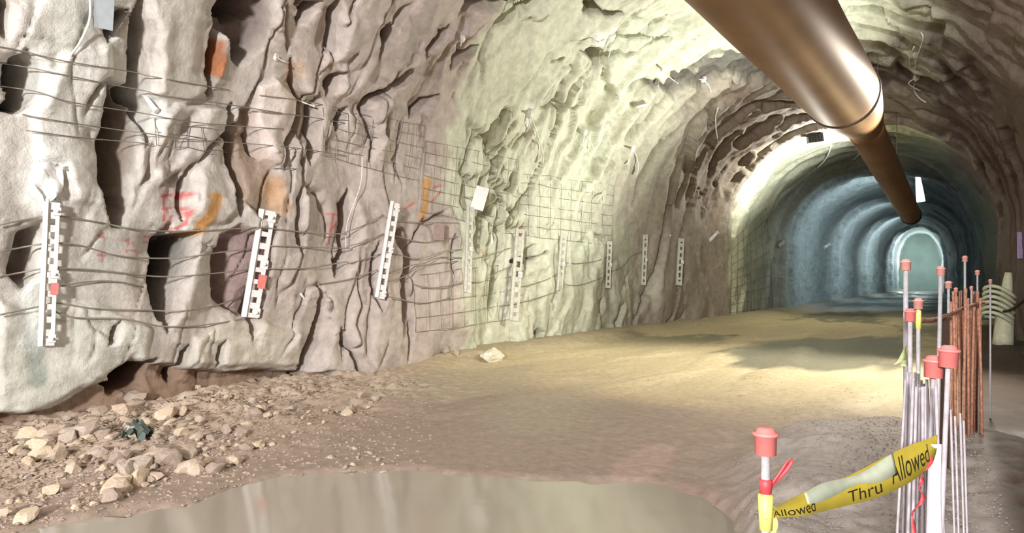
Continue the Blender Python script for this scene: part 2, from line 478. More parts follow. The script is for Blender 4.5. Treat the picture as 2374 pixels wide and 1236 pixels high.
def grid_mesh(name, pts, attrs=None, smooth=True, flip=False):
    ny, nu, _ = pts.shape
    me = bpy.data.meshes.new(name)
    me.vertices.add(ny*nu)
    me.vertices.foreach_set('co', pts.reshape(-1).astype(np.float32))
    i = np.arange((ny-1)*(nu-1)); r = i//(nu-1)*nu+i % (nu-1)
    q = np.stack([r, r+1, r+nu+1, r+nu], 1)
    if flip: q = q[:, ::-1]
    me.loops.add(q.size)
    me.loops.foreach_set('vertex_index', q.reshape(-1).astype(np.int32))
    me.polygons.add(len(q))
    me.polygons.foreach_set('loop_start', (np.arange(len(q))*4).astype(np.int32))
    me.polygons.foreach_set('use_smooth', np.full(len(q), smooth))
    for k, v in (attrs or {}).items():
        if v.ndim == 3:
            a = me.attributes.new(k, 'FLOAT_COLOR', 'POINT')
            a.data.foreach_set('color', np.concatenate([v, np.ones(v.shape[:2]+(1,))], -1).reshape(-1).astype(np.float32))
        else:
            a = me.attributes.new(k, 'FLOAT', 'POINT')
            a.data.foreach_set('value', v.reshape(-1).astype(np.float32))
    me.update(calc_edges=True)
    return me

class NT:
    def __init__(self, name):
        self.m = bpy.data.materials.new(name); self.m.use_nodes = True
        self.t = self.m.node_tree; self.b = self.t.nodes['Principled BSDF']
    def n(self, typ, **kw):
        nd = self.t.nodes.new(typ)
        for k, v in kw.items():
            if k[0] == '_': setattr(nd, k[1:], v)
            else: nd.inputs[k.replace('__', ' ')].default_value = v
        return nd
    def l(self, a, b): self.t.links.new(a, b)

def plain(name, rgb, rough=0.6, metal=0.0, mottled=0.25, scale=12.0, bump=0.0, rgb2=None):
    q = NT(name)
    base = lin(*rgb)
    tc = q.n('ShaderNodeTexCoord')
    nz = q.n('ShaderNodeTexNoise', Scale=scale, Detail=5.0)
    q.l(tc.outputs['Object'], nz.inputs['Vector'])
    cr = q.n('ShaderNodeValToRGB')
    cr.color_ramp.elements[0].position = 0.3; cr.color_ramp.elements[1].position = 0.7
    b2 = lin(*rgb2) if rgb2 else base*(1-mottled)
    cr.color_ramp.elements[0].color = (*b2, 1); cr.color_ramp.elements[1].color = (*base, 1)
    q.l(nz.outputs['Fac'], cr.inputs['Fac'])
    q.l(cr.outputs['Color'], q.b.inputs['Base Color'])
    q.b.inputs['Roughness'].default_value = rough
    q.b.inputs['Metallic'].default_value = metal
    if bump:
        bp = q.n('ShaderNodeBump', Strength=bump, Distance=0.01)
        q.l(nz.outputs['Fac'], bp.inputs['Height'])
        q.l(bp.outputs['Normal'], q.b.inputs['Normal'])
    return q.m

def attr_mat(name, rough, wet=False, bump=0.5, scale=7.0, dist=0.03):
    q = NT(name)
    at_ = q.n('ShaderNodeAttribute', _attribute_name='tint')
    tc = q.n('ShaderNodeTexCoord')
    nz = q.n('ShaderNodeTexNoise', Scale=scale, Detail=8.0, Roughness=0.65)
    q.l(tc.outputs['Object'], nz.inputs['Vector'])
    mr = q.n('ShaderNodeMapRange')
    mr.inputs[1].default_value = 0.25; mr.inputs[2].default_value = 0.75
    mr.inputs[3].default_value = 0.72; mr.inputs[4].default_value = 1.20
    q.l(nz.outputs['Fac'], mr.inputs[0])
    mx = q.n('ShaderNodeVectorMath', _operation='SCALE')
    q.l(at_.outputs['Color'], mx.inputs[0]); q.l(mr.outputs[0], mx.inputs['Scale'])
    q.l(mx.outputs[0], q.b.inputs['Base Color'])
    bp = q.n('ShaderNodeBump', Strength=bump, Distance=dist)
    q.l(nz.outputs['Fac'], bp.inputs['Height'])
    q.l(bp.outputs['Normal'], q.b.inputs['Normal'])
    if wet:
        aw = q.n('ShaderNodeAttribute', _attribute_name='wet')
        m2 = q.n('ShaderNodeMapRange')
        m2.inputs[3].default_value = rough; m2.inputs[4].default_value = 0.22
        q.l(aw.outputs['Fac'], m2.inputs[0])
        q.l(m2.outputs[0], q.b.inputs['Roughness'])
    else:
        q.b.inputs['Roughness'].default_value = rough
    q.b.inputs['Specular IOR Level'].default_value = 0.35
    return q.m

M_rock = attr_mat('shotcrete', 0.72, bump=0.9, scale=5.0, dist=0.05)
M_floor = attr_mat('mud', 0.75, wet=True, bump=0.6, scale=9.0)

# ------------------------------------------------------------------ setting: walls, ceiling, end
uR, uL = NU_R+95, NU_R+NU_A-120
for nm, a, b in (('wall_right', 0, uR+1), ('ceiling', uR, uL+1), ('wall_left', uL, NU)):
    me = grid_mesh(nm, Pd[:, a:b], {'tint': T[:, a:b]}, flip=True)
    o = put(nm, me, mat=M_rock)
    o['kind'] = 'structure'
k = 4
sub = Pd[::k, ::k]
bn, bu = sub.shape[:2]
bi = np.arange((bn-1)*(bu-1)); br = bi//(bu-1)*bu+bi % (bu-1)
BV = BVHTree.FromPolygons(sub.reshape(-1, 3).tolist(), np.stack([br, br+1, br+bu+1, br+bu], 1).tolist())

def hit(px, py, off=0.04):
    """the point of the lining seen at a pixel, held off the rock by a few centimetres"""
    r = Vector(raydir(px, py)).normalized()
    loc, nor, i, d = BV.ray_cast(Vector(CAM), r)
    if loc is None:
        p, d = base_hit(px, py); return np.array(p)
    if nor.dot(r) > 0: nor = -nor
    return np.array(loc+nor*off)

# ------------------------------------------------------------------ floor
xs = np.concatenate([np.linspace(-10.2, -2, 330), np.linspace(-2, 3.2, 170)[1:]])
yf = [-8.0]
while yf[-1] < 98:
    y = yf[-1]
    yf.append(y+(0.10 if y < 0.5 else min(0.035+max(0, y-6)*0.006, 0.35)))
yf = np.array(yf)
GX, GY = np.meshgrid(xs, yf)
PUD = [(-60,1260),(150,1215),(282,1184),(400,1190),(494,1167),(560,1130),(652,1104),(790,1096),(950,1096),(1054,1106),(1230,1116),(1370,1122),(1510,1122),(1570,1140),(1630,1160),(1672,1200),(1690,1260),(1650,1420),(1200,1600),(500,1600)]
pudw = np.array([at_z(x, y, 0.0)[:2] for x, y in PUD])
def in_poly(x, y, poly):
    ins = np.zeros(x.shape, bool); dmin = np.full(x.shape, 1e9)
    n = len(poly)
    for i in range(n):
        x0, y0 = poly[i]; x1, y1 = poly[(i+1) % n]
        cnd = ((y0 > y) != (y1 > y)) & (x < (x1-x0)*(y-y0)/(y1-y0+1e-12)+x0)
        ins ^= cnd
        dx, dy = x1-x0, y1-y0
        t = np.clip(((x-x0)*dx+(y-y0)*dy)/(dx*dx+dy*dy+1e-12), 0, 1)
        dmin = np.minimum(dmin, np.hypot(x-x0-t*dx, y-y0-t*dy))
    return np.where(ins, -dmin, dmin)
pd_ = in_poly(GX, GY, pudw)+0.10*fbm(GX*2.2, GY*2.2, octaves=3)
GZ = 0.05*fbm(GX*0.8, GY*0.8, octaves=3)+0.025*fbm(GX*4, GY*4, octaves=3)
clL = np.interp(GY, YS, XL)
dl = GX-clL
rub = (1-sstep(0.6, 3.6, dl+0.5*fbm(GX, GY, octaves=2)))*(1-sstep(7.5, 11, GY))
GZ += rub*(0.05+0.16*np.exp(-((GY-5.6)/1.6)**2)*sstep(0.1, 1.0, dl)+0.10*np.abs(fbm(GX*1.7, GY*1.7, octaves=3)))
GZ += 0.16*rub*np.abs(fbm(GX*4.5, GY*4.5, octaves=3))
toe = (1-sstep(0.2, 1.3, dl))*sstep(8, 12, GY)
GZ += toe*0.18
bx = GX+0.30*fbm(GX*0.8, GY*0.8, octaves=3)
berm = sstep(-1.75, -0.75, bx)*(1-sstep(0.55, 1.3, bx))*(1-sstep(7.0, 10.0, GY+0.8*fbm(GX*0.7+9, GY*0.7, octaves=3)))
GZ += berm*(0.34+0.10*fbm(GX*1.5, GY*1.5, octaves=3)+0.03*fbm(GX*7, GY*7, octaves=2))
GZ += 0.05*sstep(8, 12, GY)*np.sin((GX+0.25*np.sin(GY*0.35))*4.2)*np.exp(-((GX+3.2)/2.4)**2)   # wheel ruts
GZ = np.maximum(GZ, -0.005)*sstep(-0.02, 0.25, pd_)+np.where(pd_ < 0.25, (1-sstep(-0.02, 0.25, pd_))*(-0.10), 0)
FT = np.zeros(GX.shape+(3,))
fn = fbm(GX*0.6, GY*0.6, octaves=4); fn2 = fbm(GX*3, GY*1.2, octaves=3)
mud = lin(150, 133, 120); tan = lin(198, 182, 148); grav = lin(168, 158, 152); shaded_mud = lin(76, 62, 54); rubc = lin(178, 160, 143)
FT[:] = mud
FT = mix(FT, lin(146, 124, 112), sstep(0, 0.5, fn))
FT = mix(FT, tan, sstep(8.0, 11.5, GY+1.5*fn)*(1-sstep(34, 40, GY)))
FT = mix(FT, lin(216, 200, 164), sstep(0.0, 0.5, fbm((GX-0.3*GY)*2.2, GY*0.35+20, octaves=4))*sstep(9, 11, GY)*(1-sstep(24, 30, GY))*0.7)
FT = mix(FT, lin(112, 108, 92), sstep(0.05, 0.4, fbm(GX*0.35, GY*0.12+4, octaves=3)+0.3*fn2)*sstep(14, 20, GY)*0.8)
FT = mix(FT, lin(110, 116, 112), sstep(36, 44, GY))
FT = mix(FT, rubc, np.clip(rub*1.3, 0, 1))
FT = mix(FT, lin(150, 138, 120), toe*0.6)
FT = mix(FT, grav, np.clip(berm*1.2, 0, 1))
FT = mix(FT, shaded_mud, sstep(0.26, 0.5, GX+0.15*fn)*sstep(-1, 1, 30-GY))  # dark mud at right, with shade painted into its colour
FT = mix(FT, lin(112, 102, 88), 1-sstep(-0.05, 0.15, pd_))
def patch(pxs, soft):
    return 1-sstep(-soft, soft, in_poly(GX, GY, np.array([at_z(x, y, 0.0)[:2] for x, y in pxs]))+1.6*soft*fbm((GX-0.2*GY)*2.0, GY*0.5, octaves=4))
pw = patch([(1640,815),(1760,795),(1930,785),(2090,780),(2100,850),(1990,862),(1860,860),(1720,850)], 0.35)
FT = mix(FT, lin(106, 106, 94), pw*0.85)
FT = mix(FT, lin(172, 146, 136), patch([(1420,1075),(1500,1035),(1560,1040),(1540,1090),(1480,1112),(1420,1105)], 0.08)*0.7)
FT = mix(FT, lin(172, 160, 138), patch([(830,915),(1000,860),(1250,845),(1200,900),(1050,935),(930,930)], 0.3)*0.6)
pz = patch([(1085,945),(1180,915),(1300,910),(1410,935),(1380,985),(1250,1010),(1120,1000)], 0.2)
WET = np.clip(0.55*sstep(-0.1, 0.3, fbm(GX*0.5+3, GY*0.5, octaves=3))*(1-rub)*(1-berm)+(1-sstep(0, 0.4, pd_))*0.8, 0, 1)
WET = np.maximum(WET, np.maximum(pw, pz)*0.95)
WET *= (1-0.5*sstep(10, 14, GY)*(1-sstep(34, 40, GY)))
fo = put('floor', grid_mesh('floor', np.stack([GX, GY, GZ], -1), {'tint': FT, 'wet': WET}), mat=M_floor)
fo['kind'] = 'structure'
def floor_z(x, y):
    i = np.clip(np.searchsorted(xs, x), 1, len(xs)-1); j = np.clip(np.searchsorted(yf, y), 1, len(yf)-1)
    return float(max(GZ[j, i], GZ[j-1, i-1]))

me = bpy.data.meshes.new('wall_far')
me.from_pydata([(-6, 98, -1), (5, 98, -1), (5, 98, 9), (-6, 98, 9)], [], [(0, 1, 2, 3)])
wf = put('wall_far', me, mat=plain('far_face', (150, 165, 160), 0.9, scale=0.6))
wf['kind'] = 'structure'

# dusty air of the far tunnel
hy = np.linspace(33, 97.5, 12); c_, hw_, h_ = bore(hy)
hv = []
for k_ in range(12):
    for t in np.linspace(0, math.pi, 14):
        hv.append((c_[k_]+(hw_[k_]-0.05)*math.copysign(abs(math.cos(t))**0.9, math.cos(t)), hy[k_], 0.05+(h_[k_]-0.1)*math.sin(t)**0.8))
hf = [(a*14+b, a*14+b+1, a*14+b+15, a*14+b+14) for a in range(11) for b in range(13)]+[(a*14+13, a*14, a*14+14, a*14+27) for a in range(11)]
hf += [tuple(range(14))[::-1], tuple(11*14+b for b in range(14))]
me = bpy.data.meshes.new('haze'); me.from_pydata(hv, [], hf); me.update()
q = NT('dusty_air'); q.t.nodes.remove(q.b)
vs = q.n('ShaderNodeVolumeScatter', Density=HAZE, Anisotropy=0.2); vs.inputs['Color'].default_value = (0.80, 0.92, 0.90, 1)
q.l(vs.outputs[0], q.t.nodes['Material Output'].inputs['Volume'])
hz = put('haze', me, mat=q.m)
hz['kind'] = 'stuff'; hz['label'] = 'grey green dusty haze filling the far narrow tunnel'; hz['category'] = 'haze'

# ------------------------------------------------------------------ builders for the things
class MB:
    def __init__(self): self.v, self.f, self.sm = [], [], []
    def add(self, vs, fs, smooth=False):
        n = len(self.v)
        self.v += [tuple(map(float, p)) for p in vs]
        self.f += [tuple(i+n for i in q) for q in fs]
        self.sm += [smooth]*len(fs)
    def frame(self, d):
        d = np.asarray(d, float); d = d/(np.linalg.norm(d)+1e-12)
        a = np.array([0, 0, 1.0]) if abs(d[2]) < 0.9 else np.array([1.0, 0, 0])
        x = np.cross(a, d); x /= np.linalg.norm(x)
        return d, x, np.cross(d, x)
    def tube(self, pts, r, n=7, cap=True):
        pts = [np.asarray(p, float) for p in pts]
        m = len(pts)
        rs = r if hasattr(r, '__len__') else [r]*m
        vs, fs = [], []
        d0, x, y = self.frame(pts[1]-pts[0])
        for i, p in enumerate(pts):
            t = pts[min(i+1, m-1)]-pts[max(i-1, 0)]
            t = t/(np.linalg.norm(t)+1e-12)
            x = x-t*(x@t); x /= np.linalg.norm(x)+1e-12
            y = np.cross(t, x)
            for k in range(n):
                a = 2*math.pi*k/n
                vs.append(p+rs[i]*(math.cos(a)*x+math.sin(a)*y))
        for i in range(m-1):
            for k in range(n):
                k2 = (k+1) % n
                fs.append((i*n+k, i*n+k2, (i+1)*n+k2, (i+1)*n+k))
        self.add(vs, fs, True)
        if cap:
            b = len(self.v)-len(vs)
            self.f.append(tuple(b+k for k in range(n))[::-1]); self.sm.append(False)
            self.f.append(tuple(b+(m-1)*n+k for k in range(n))); self.sm.append(False)
        return self
    def lathe(self, base, axis, prof, n=16, smooth=True):
        """prof: (height along the axis, radius)"""
        d, x, y = self.frame(axis)
        vs, fs = [], []
        for h_, r_ in prof:
            for k in range(n):
                a = 2*math.pi*k/n
                vs.append(np.asarray(base)+d*h_+r_*(math.cos(a)*x+math.sin(a)*y))
        for i in range(len(prof)-1):
            for k in range(n):
                k2 = (k+1) % n
                fs.append((i*n+k, i*n+k2, (i+1)*n+k2, (i+1)*n+k))
        fs.append(tuple(range(n))[::-1]); fs.append(tuple((len(prof)-1)*n+k for k in range(n)))
        self.add(vs, fs, smooth)
        return self
    def box(self, c_, ax, ay, az):
        """centre and three half-axes"""
        c_, ax, ay, az = (np.asarray(q, float) for q in (c_, ax, ay, az))
        vs = [c_+i*ax+j*ay+k_*az for i in (-1, 1) for j in (-1, 1) for k_ in (-1, 1)]
        self.add(vs, [(0,1,3,2),(4,6,7,5),(0,4,5,1),(2,3,7,6),(0,2,6,4),(1,5,7,3)])
        return self
    def ribbon(self, pa, pb, thick=0.0012):
        """a strip between two edge lines, with a little thickness"""
        pa = np.asarray(pa, float); pb = np.asarray(pb, float)
        n = len(pa)
        w_ = pb-pa; t = np.gradient(pa, axis=0)
        nr = np.cross(t, w_); nr /= np.linalg.norm(nr, axis=1, keepdims=True)+1e-12
        vs = np.concatenate([pa+nr*thick, pb+nr*thick, pa-nr*thick, pb-nr*thick])
        fs = []
        for i in range(n-1):
            fs += [(i, i+1, n+i+1, n+i), (2*n+i, 3*n+i, 3*n+i+1, 2*n+i+1), (i, 2*n+i, 2*n+i+1, i+1), (n+i, n+i+1, 3*n+i+1, 3*n+i)]
        fs += [(0, n, 3*n, 2*n), (n-1, 3*n-1, 4*n-1, 2*n-1)]
        self.add(vs, fs, True)
        return self
    def build(self, name, mat, parent=None):
        off = np.zeros(3)
        q = parent
        while q is not None:
            off = off+np.array(q.location); q = q.parent
        me = bpy.data.meshes.new(name)
        me.from_pydata([tuple(np.array(p)-off) for p in self.v], [], self.f)
        me.polygons.foreach_set('use_smooth', self.sm)
        me.update()
        return put(name, me, parent, mat)

def tag(o, label, cat, group=None, kind=None):
    o['label'] = label; o['category'] = cat
    if group: o['group'] = group
    if kind: o['kind'] = kind
    return o

def thing(name, loc, label, cat, group=None):
    o = bpy.data.objects.new(name, None)
    COL.objects.link(o)
    o.location = tuple(map(float, loc))
    o.empty_display_size = 0.1
    return tag(o, label, cat, group)

def spline(pts, n=8):
    pts = [np.asarray(p, float) for p in pts]
    out = []
    for i in range(len(pts)-1):
        p0, p1, p2, p3 = pts[max(i-1, 0)], pts[i], pts[i+1], pts[min(i+2, len(pts)-1)]
        for k_ in range(n):
            t = k_/n
            out.append(0.5*((2*p1)+(-p0+p2)*t+(2*p0-5*p1+4*p2-p3)*t*t+(-p0+3*p1-3*p2+p3)*t**3))
    out.append(pts[-1])
    return out

def unit(v):
    v = np.asarray(v, float)
    return v/(np.linalg.norm(v)+1e-12)

# ------------------------------------------------------------------ materials of the things
M_duct = plain('amber_duct_skin', (150, 112, 74), 0.50, 0.22, 0.35, 1.2, 0.06, (122, 90, 62))
M_band = plain('dark_band', (70, 50, 40), 0.5)
M_white = plain('white_painted_steel', (236, 234, 232), 0.45, 0, 0.10, 20)
M_strap = plain('dusty_white_steel', (226, 222, 220), 0.55, 0, 0.22, 26)
M_dull = plain('shotcrete_spattered_steel', (206, 204, 192), 0.65, 0, 0.3, 16)
M_cable = plain('dusty_grey_cable', (146, 138, 126), 0.6, 0, 0.3, 9)
M_wire = plain('grey_wire', (132, 124, 116), 0.55, 0.2, 0.25, 15)
M_mesh = plain('mesh_wire', (128, 122, 108), 0.6, 0.2, 0.3, 15)
M_bolt = plain('bright_bolt', (232, 230, 220), 0.5, 0.0, 0.15, 25)
M_redtag = plain('red_tag', (214, 120, 112), 0.6, 0, 0.2, 25)
M_cap = plain('coral_plastic', (240, 132, 128), 0.5, 0, 0.12, 30)
M_cap2 = plain('pale_coral_plastic', (228, 160, 150), 0.55, 0, 0.15, 30)
M_steel = plain('dusty_steel_bar', (182, 178, 182), 0.5, 0.1, 0.25, 40, 0.2)
M_lath = plain('white_lath', (206, 206, 218), 0.6, 0, 0.1, 18)
M_pale = plain('pale_lilac_rod', (186, 178, 184), 0.6, 0, 0.3, 35)
M_rust = plain('rusty_steel', (190, 138, 114), 0.75, 0.0, 0.4, 40, 0.3, (140, 92, 70))
M_dark = plain('dark_brown_steel', (66, 46, 36), 0.7, 0, 0.3, 20)
M_yellow = plain('yellow_tape', (186, 166, 62), 0.4, 0, 0.18, 18)
M_ytag = plain('pale_yellow_wrap', (232, 222, 120), 0.5, 0, 0.1, 18)
M_black = plain('black_print', (40, 38, 22), 0.6)
M_redrib = plain('red_ribbon', (206, 72, 78), 0.5, 0, 0.3, 22)
M_green = plain('lime_ribbon', (214, 226, 170), 0.6, 0, 0.2, 22)
M_grey = plain('grey_box', (150, 156, 160), 0.5, 0, 0.15, 12)
M_lamp = plain('charcoal_lamp', (72, 74, 70), 0.5, 0.2, 0.2, 12)
M_hose = plain('cream_hose', (214, 214, 186), 0.6, 0, 0.2, 9)
M_stone = [plain('rubble_stone', c1, 0.85, 0, 0.3, 7, 0.5) for c1 in ((196, 176, 156), (180, 164, 150), (206, 186, 162), (166, 148, 134))]
M_chip = plain('broken_stone', (172, 152, 136), 0.85, 0, 0.35, 9)
M_boulder = plain('cream_stone', (226, 220, 200), 0.8, 0, 0.12, 6, 0.4)
M_dkgreen = plain('dark_green', (66, 78, 70), 0.6, 0, 0.3, 8)
M_violet = plain('pale_violet', (190, 170, 214), 0.5)

# ------------------------------------------------------------------ puddle
pm = bpy.data.meshes.new('puddle')
ex = pudw+0.35*(pudw-pudw.mean(0))/np.linalg.norm(pudw-pudw.mean(0), axis=1, keepdims=True)
pm.from_pydata([(x, y, -0.035) for x, y in ex], [], [tuple(range(len(ex)))])
q = NT('muddy_water')
q.b.inputs['Base Color'].default_value = (*lin(160, 152, 138), 1)
q.b.inputs['Roughness'].default_value = 0.10
q.b.inputs['Specular IOR Level'].default_value = 0.9
q.b.inputs['IOR'].default_value = 1.6
tc = q.n('ShaderNodeTexCoord'); nz = q.n('ShaderNodeTexNoise', Scale=2.5, Detail=2.0); bp = q.n('ShaderNodeBump', Strength=0.12, Distance=0.02)
q.l(tc.outputs['Object'], nz.inputs['Vector']); q.l(nz.outputs['Fac'], bp.inputs['Height']); q.l(bp.outputs['Normal'], q.b.inputs['Normal'])
tag(put('puddle', pm, mat=q.m), 'wide muddy puddle lying across the foreground below the rubble', 'puddle')

# ------------------------------------------------------------------ ventilation duct
dA0, dA1 = at(1700, -105, 6.6), at(1952, 218, 11.8)
dirA = unit(dA1-dA0)
dB1 = at(2112, 500, 29.0)
dB0 = at(2003, 292, 15.4)
duct = thing('ventilation_duct', dA1, 'big amber brown ventilation duct slung under the crown towards the far tunnel', 'duct')
m = MB()
pts = [dA0-dirA*9+dirA*t for t in np.linspace(0, 9+np.linalg.norm(dA1-dA0), 60)]
m.tube(pts, [0.60+0.004*math.sin(i*0.5) for i in range(60)], 48)
m.build('wide_section', M_duct, duct)
MB().tube([dA1-dirA*0.10, dA1-dirA*0.05, dA1+dirA*0.02], [0.612, 0.622, 0.612], 48).build('coupling_ring', M_band, duct)
cv = spline([dA1, dA1+dirA*0.8, dB0-unit(dB1-dB0)*0.8, dB0], 6)
m = MB().tube(cv, np.interp(np.linspace(0, 1, len(cv)), [0, 0.25, 1], [0.60, 0.57, 0.39]), 40)
m.build('reducer', M_duct, duct)
dirB = unit(dB1-dB0); LB = np.linalg.norm(dB1-dB0)
m = MB().tube([dB0+dirB*t for t in np.linspace(0, LB, 40)], [0.385+0.010*math.sin(i*1.9) for i in range(40)], 32)
m.build('narrow_section', M_duct, duct)
MB().tube([dB1-dirB*0.3, dB1-dirB*0.28, dB1-dirB*0.02, dB1], [0.39, 0.41, 0.41, 0.39], 32).build('end_collar', M_band, duct)
def up_hit(p):
    loc, nor, i, d = BV.ray_cast(Vector(p), Vector((0, 0, 1)))
    return np.array(loc) if loc is not None else np.array(p)+np.array([0, 0, 2.0])
for p, r in ((dA0+dirA*1.0, 0.6), (dA1-dirA*0.6, 0.6), (dB0+dirB*3, 0.385), (dB0+dirB*9, 0.385)):
    a = p+np.array([0, 0, r-0.02])
    MB().tube([a, up_hit(p)], 0.012, 6).build('hanger_wire', M_mesh, duct)

# ------------------------------------------------------------------ ladder straps bolted to the wall
def strap(top, bot, wpx, label, holes, redat=None, faint=False):
    a, b = hit(*top, 0.07), hit(*bot, 0.07)
    mid_ = hit((top[0]+bot[0])/2, (top[1]+bot[1])/2, 0.07)
    ax = unit(b-a); L = np.linalg.norm(b-a)
    tocam = unit(CAM-(a+b)/2)
    nrm = unit(np.array([0.9, -0.25, 0])*0.6+tocam*0.7); nrm = unit(nrm-ax*(nrm@ax))
    wx = np.cross(nrm, ax); wx = wx*np.sign(wx@RT)
    push = max([0.0]+[(hit(top[0]+(bot[0]-top[0])*t, top[1]+(bot[1]-top[1])*t, 0.05)-(a+(b-a)*t))@nrm for t in np.linspace(0.05, 0.95, 9)])+0.02
    a = a+nrm*push; b = b+nrm*push
    d = project((a+b)/2)[2]
    W = wpx*d/F*0.5
    root = thing('wall_strap', b, label, 'wall strap', 'ladder straps along the wall')
    c_ = (a+b)/2
    MB().box(c_-wx*W*0.72+nrm*0.018, wx*W*0.26, ax*L/2, nrm*0.03).build('flange', M_dull if faint else M_white, root)
    m = MB()
    m.box(c_-wx*W*0.38, wx*W*0.10, ax*L/2, nrm*0.008)
    m.box(c_+wx*W*0.58, wx*W*0.22, ax*L/2, nrm*0.008)
    rr = random.Random(int(top[0]))
    for k_ in range(holes+1):
        hl = L/holes*rr.uniform(0.18, 0.30)
        m.box(a+ax*(L*k_/holes+(hl if k_ == 0 else (-hl if k_ == holes else 0)))+wx*W*0.1, wx*W*0.42, ax*hl, nrm*0.0075)
    m.build('web', M_dull if faint else M_strap, root)
    for k_ in (0.06, 0.5, 0.95) if not faint else (0.5,):
        p = a+ax*L*k_+wx*W*0.5
        pl = MB().box(p+nrm*0.02, wx*W*0.42, ax*W*0.5, nrm*0.008)
        pl = pl.build('bolt_plate', M_strap, root)
        pq = MB().lathe(p+nrm*0.026, nrm, [(0, W*0.2), (0.03, W*0.2), (0.035, W*0.1), (0.07, W*0.1)], 6, False)
        pq.build('nut', M_bolt, pl)
    if redat:
        p = a+ax*L*redat+wx*W*0.55
        o = MB().box(p+nrm*0.035, wx*W*0.42, ax*W*0.75, nrm*0.006).build('tag', M_redtag, root)
        o['label'] = 'faded red tag'
    return root
strap((116, 470), (101, 800), 36, 'white perforated steel strap furthest left on the wall, with a round red tag', 11, 0.60)
strap((614, 492), (583, 738), 42, 'white perforated steel strap leaning over the brown hollow, red tag low on it', 9, 0.66)
strap((904, 478), (877, 700), 26, 'narrow white strap just left of the edge of the lit cream band', 9)
strap((1074, 495), (1067, 690), 20, 'thin white strap hanging right below the white box', 10, None, True)
strap((1196, 540), (1180, 745), 26, 'wide dull strap on the cream wall left of the star shaped hole', 9, None, True)
strap((1302, 545), (1294, 680), 18, 'short pale strap on the cream wall right of the star shaped hole', 8, None, True)
strap((1408, 560), (1404, 668), 15, 'faint strap on the greenish wall, third from the yellow lip', 7, None, True)
strap((1492, 545), (1487, 660), 14, 'small strap on the greenish wall, second from the yellow lip', 7, None, True)
strap((1573, 555), (1567, 662), 17, 'small strap in the shaded wall nearest the yellow lip', 7, None, True)

# ------------------------------------------------------------------ cables and wires
def zz(ox, oy, sc, *pts): return [(ox+x/sc, oy+y/sc) for x, y in pts]
def run(px, off, r, name, label, cat, group, mat, n=5):
    """a line pulled taut over the high spots of the rock along a drawn course"""
    q_ = spline([np.array([x, y, 0.0]) for x, y in px], 6)
    pp = []
    for a, b in zip(q_[:-1], q_[1:]):
        k_ = max(1, int(abs(b[0]-a[0])/10))
        pp += [a+(b-a)*t/k_ for t in range(k_)]
    pp.append(q_[-1])
    ds = [project(hit(p[0], p[1], off))[2] for p in pp]
    hull = []
    for p, d in zip(pp, ds):
        while len(hull) > 1 and (hull[-1][1]-hull[-2][1])*(p[0]-hull[-2][0]) >= (d-hull[-2][1])*(hull[-1][0]-hull[-2][0]): hull.pop()
        hull.append((p[0], d))
    hx, hd = [h_[0] for h_ in hull], [h_[1] for h_ in hull]
    pts = [at(p[0], p[1], 0.65*float(np.interp(p[0], hx, hd))+0.35*min(d, float(np.interp(p[0], hx, hd))+0.4)) for p, d in zip(pp, ds)]
    pts = [pts[0]]+[(pts[i-1]+2*pts[i]+pts[i+1])/4 for i in range(1, len(pts)-1)]+[pts[-1]]
    return tag(MB().tube(pts, r, 6).build(name, mat), label, cat, group)
C1, C2 = (0, 400, 2.9425), (750, 400, 2.746)
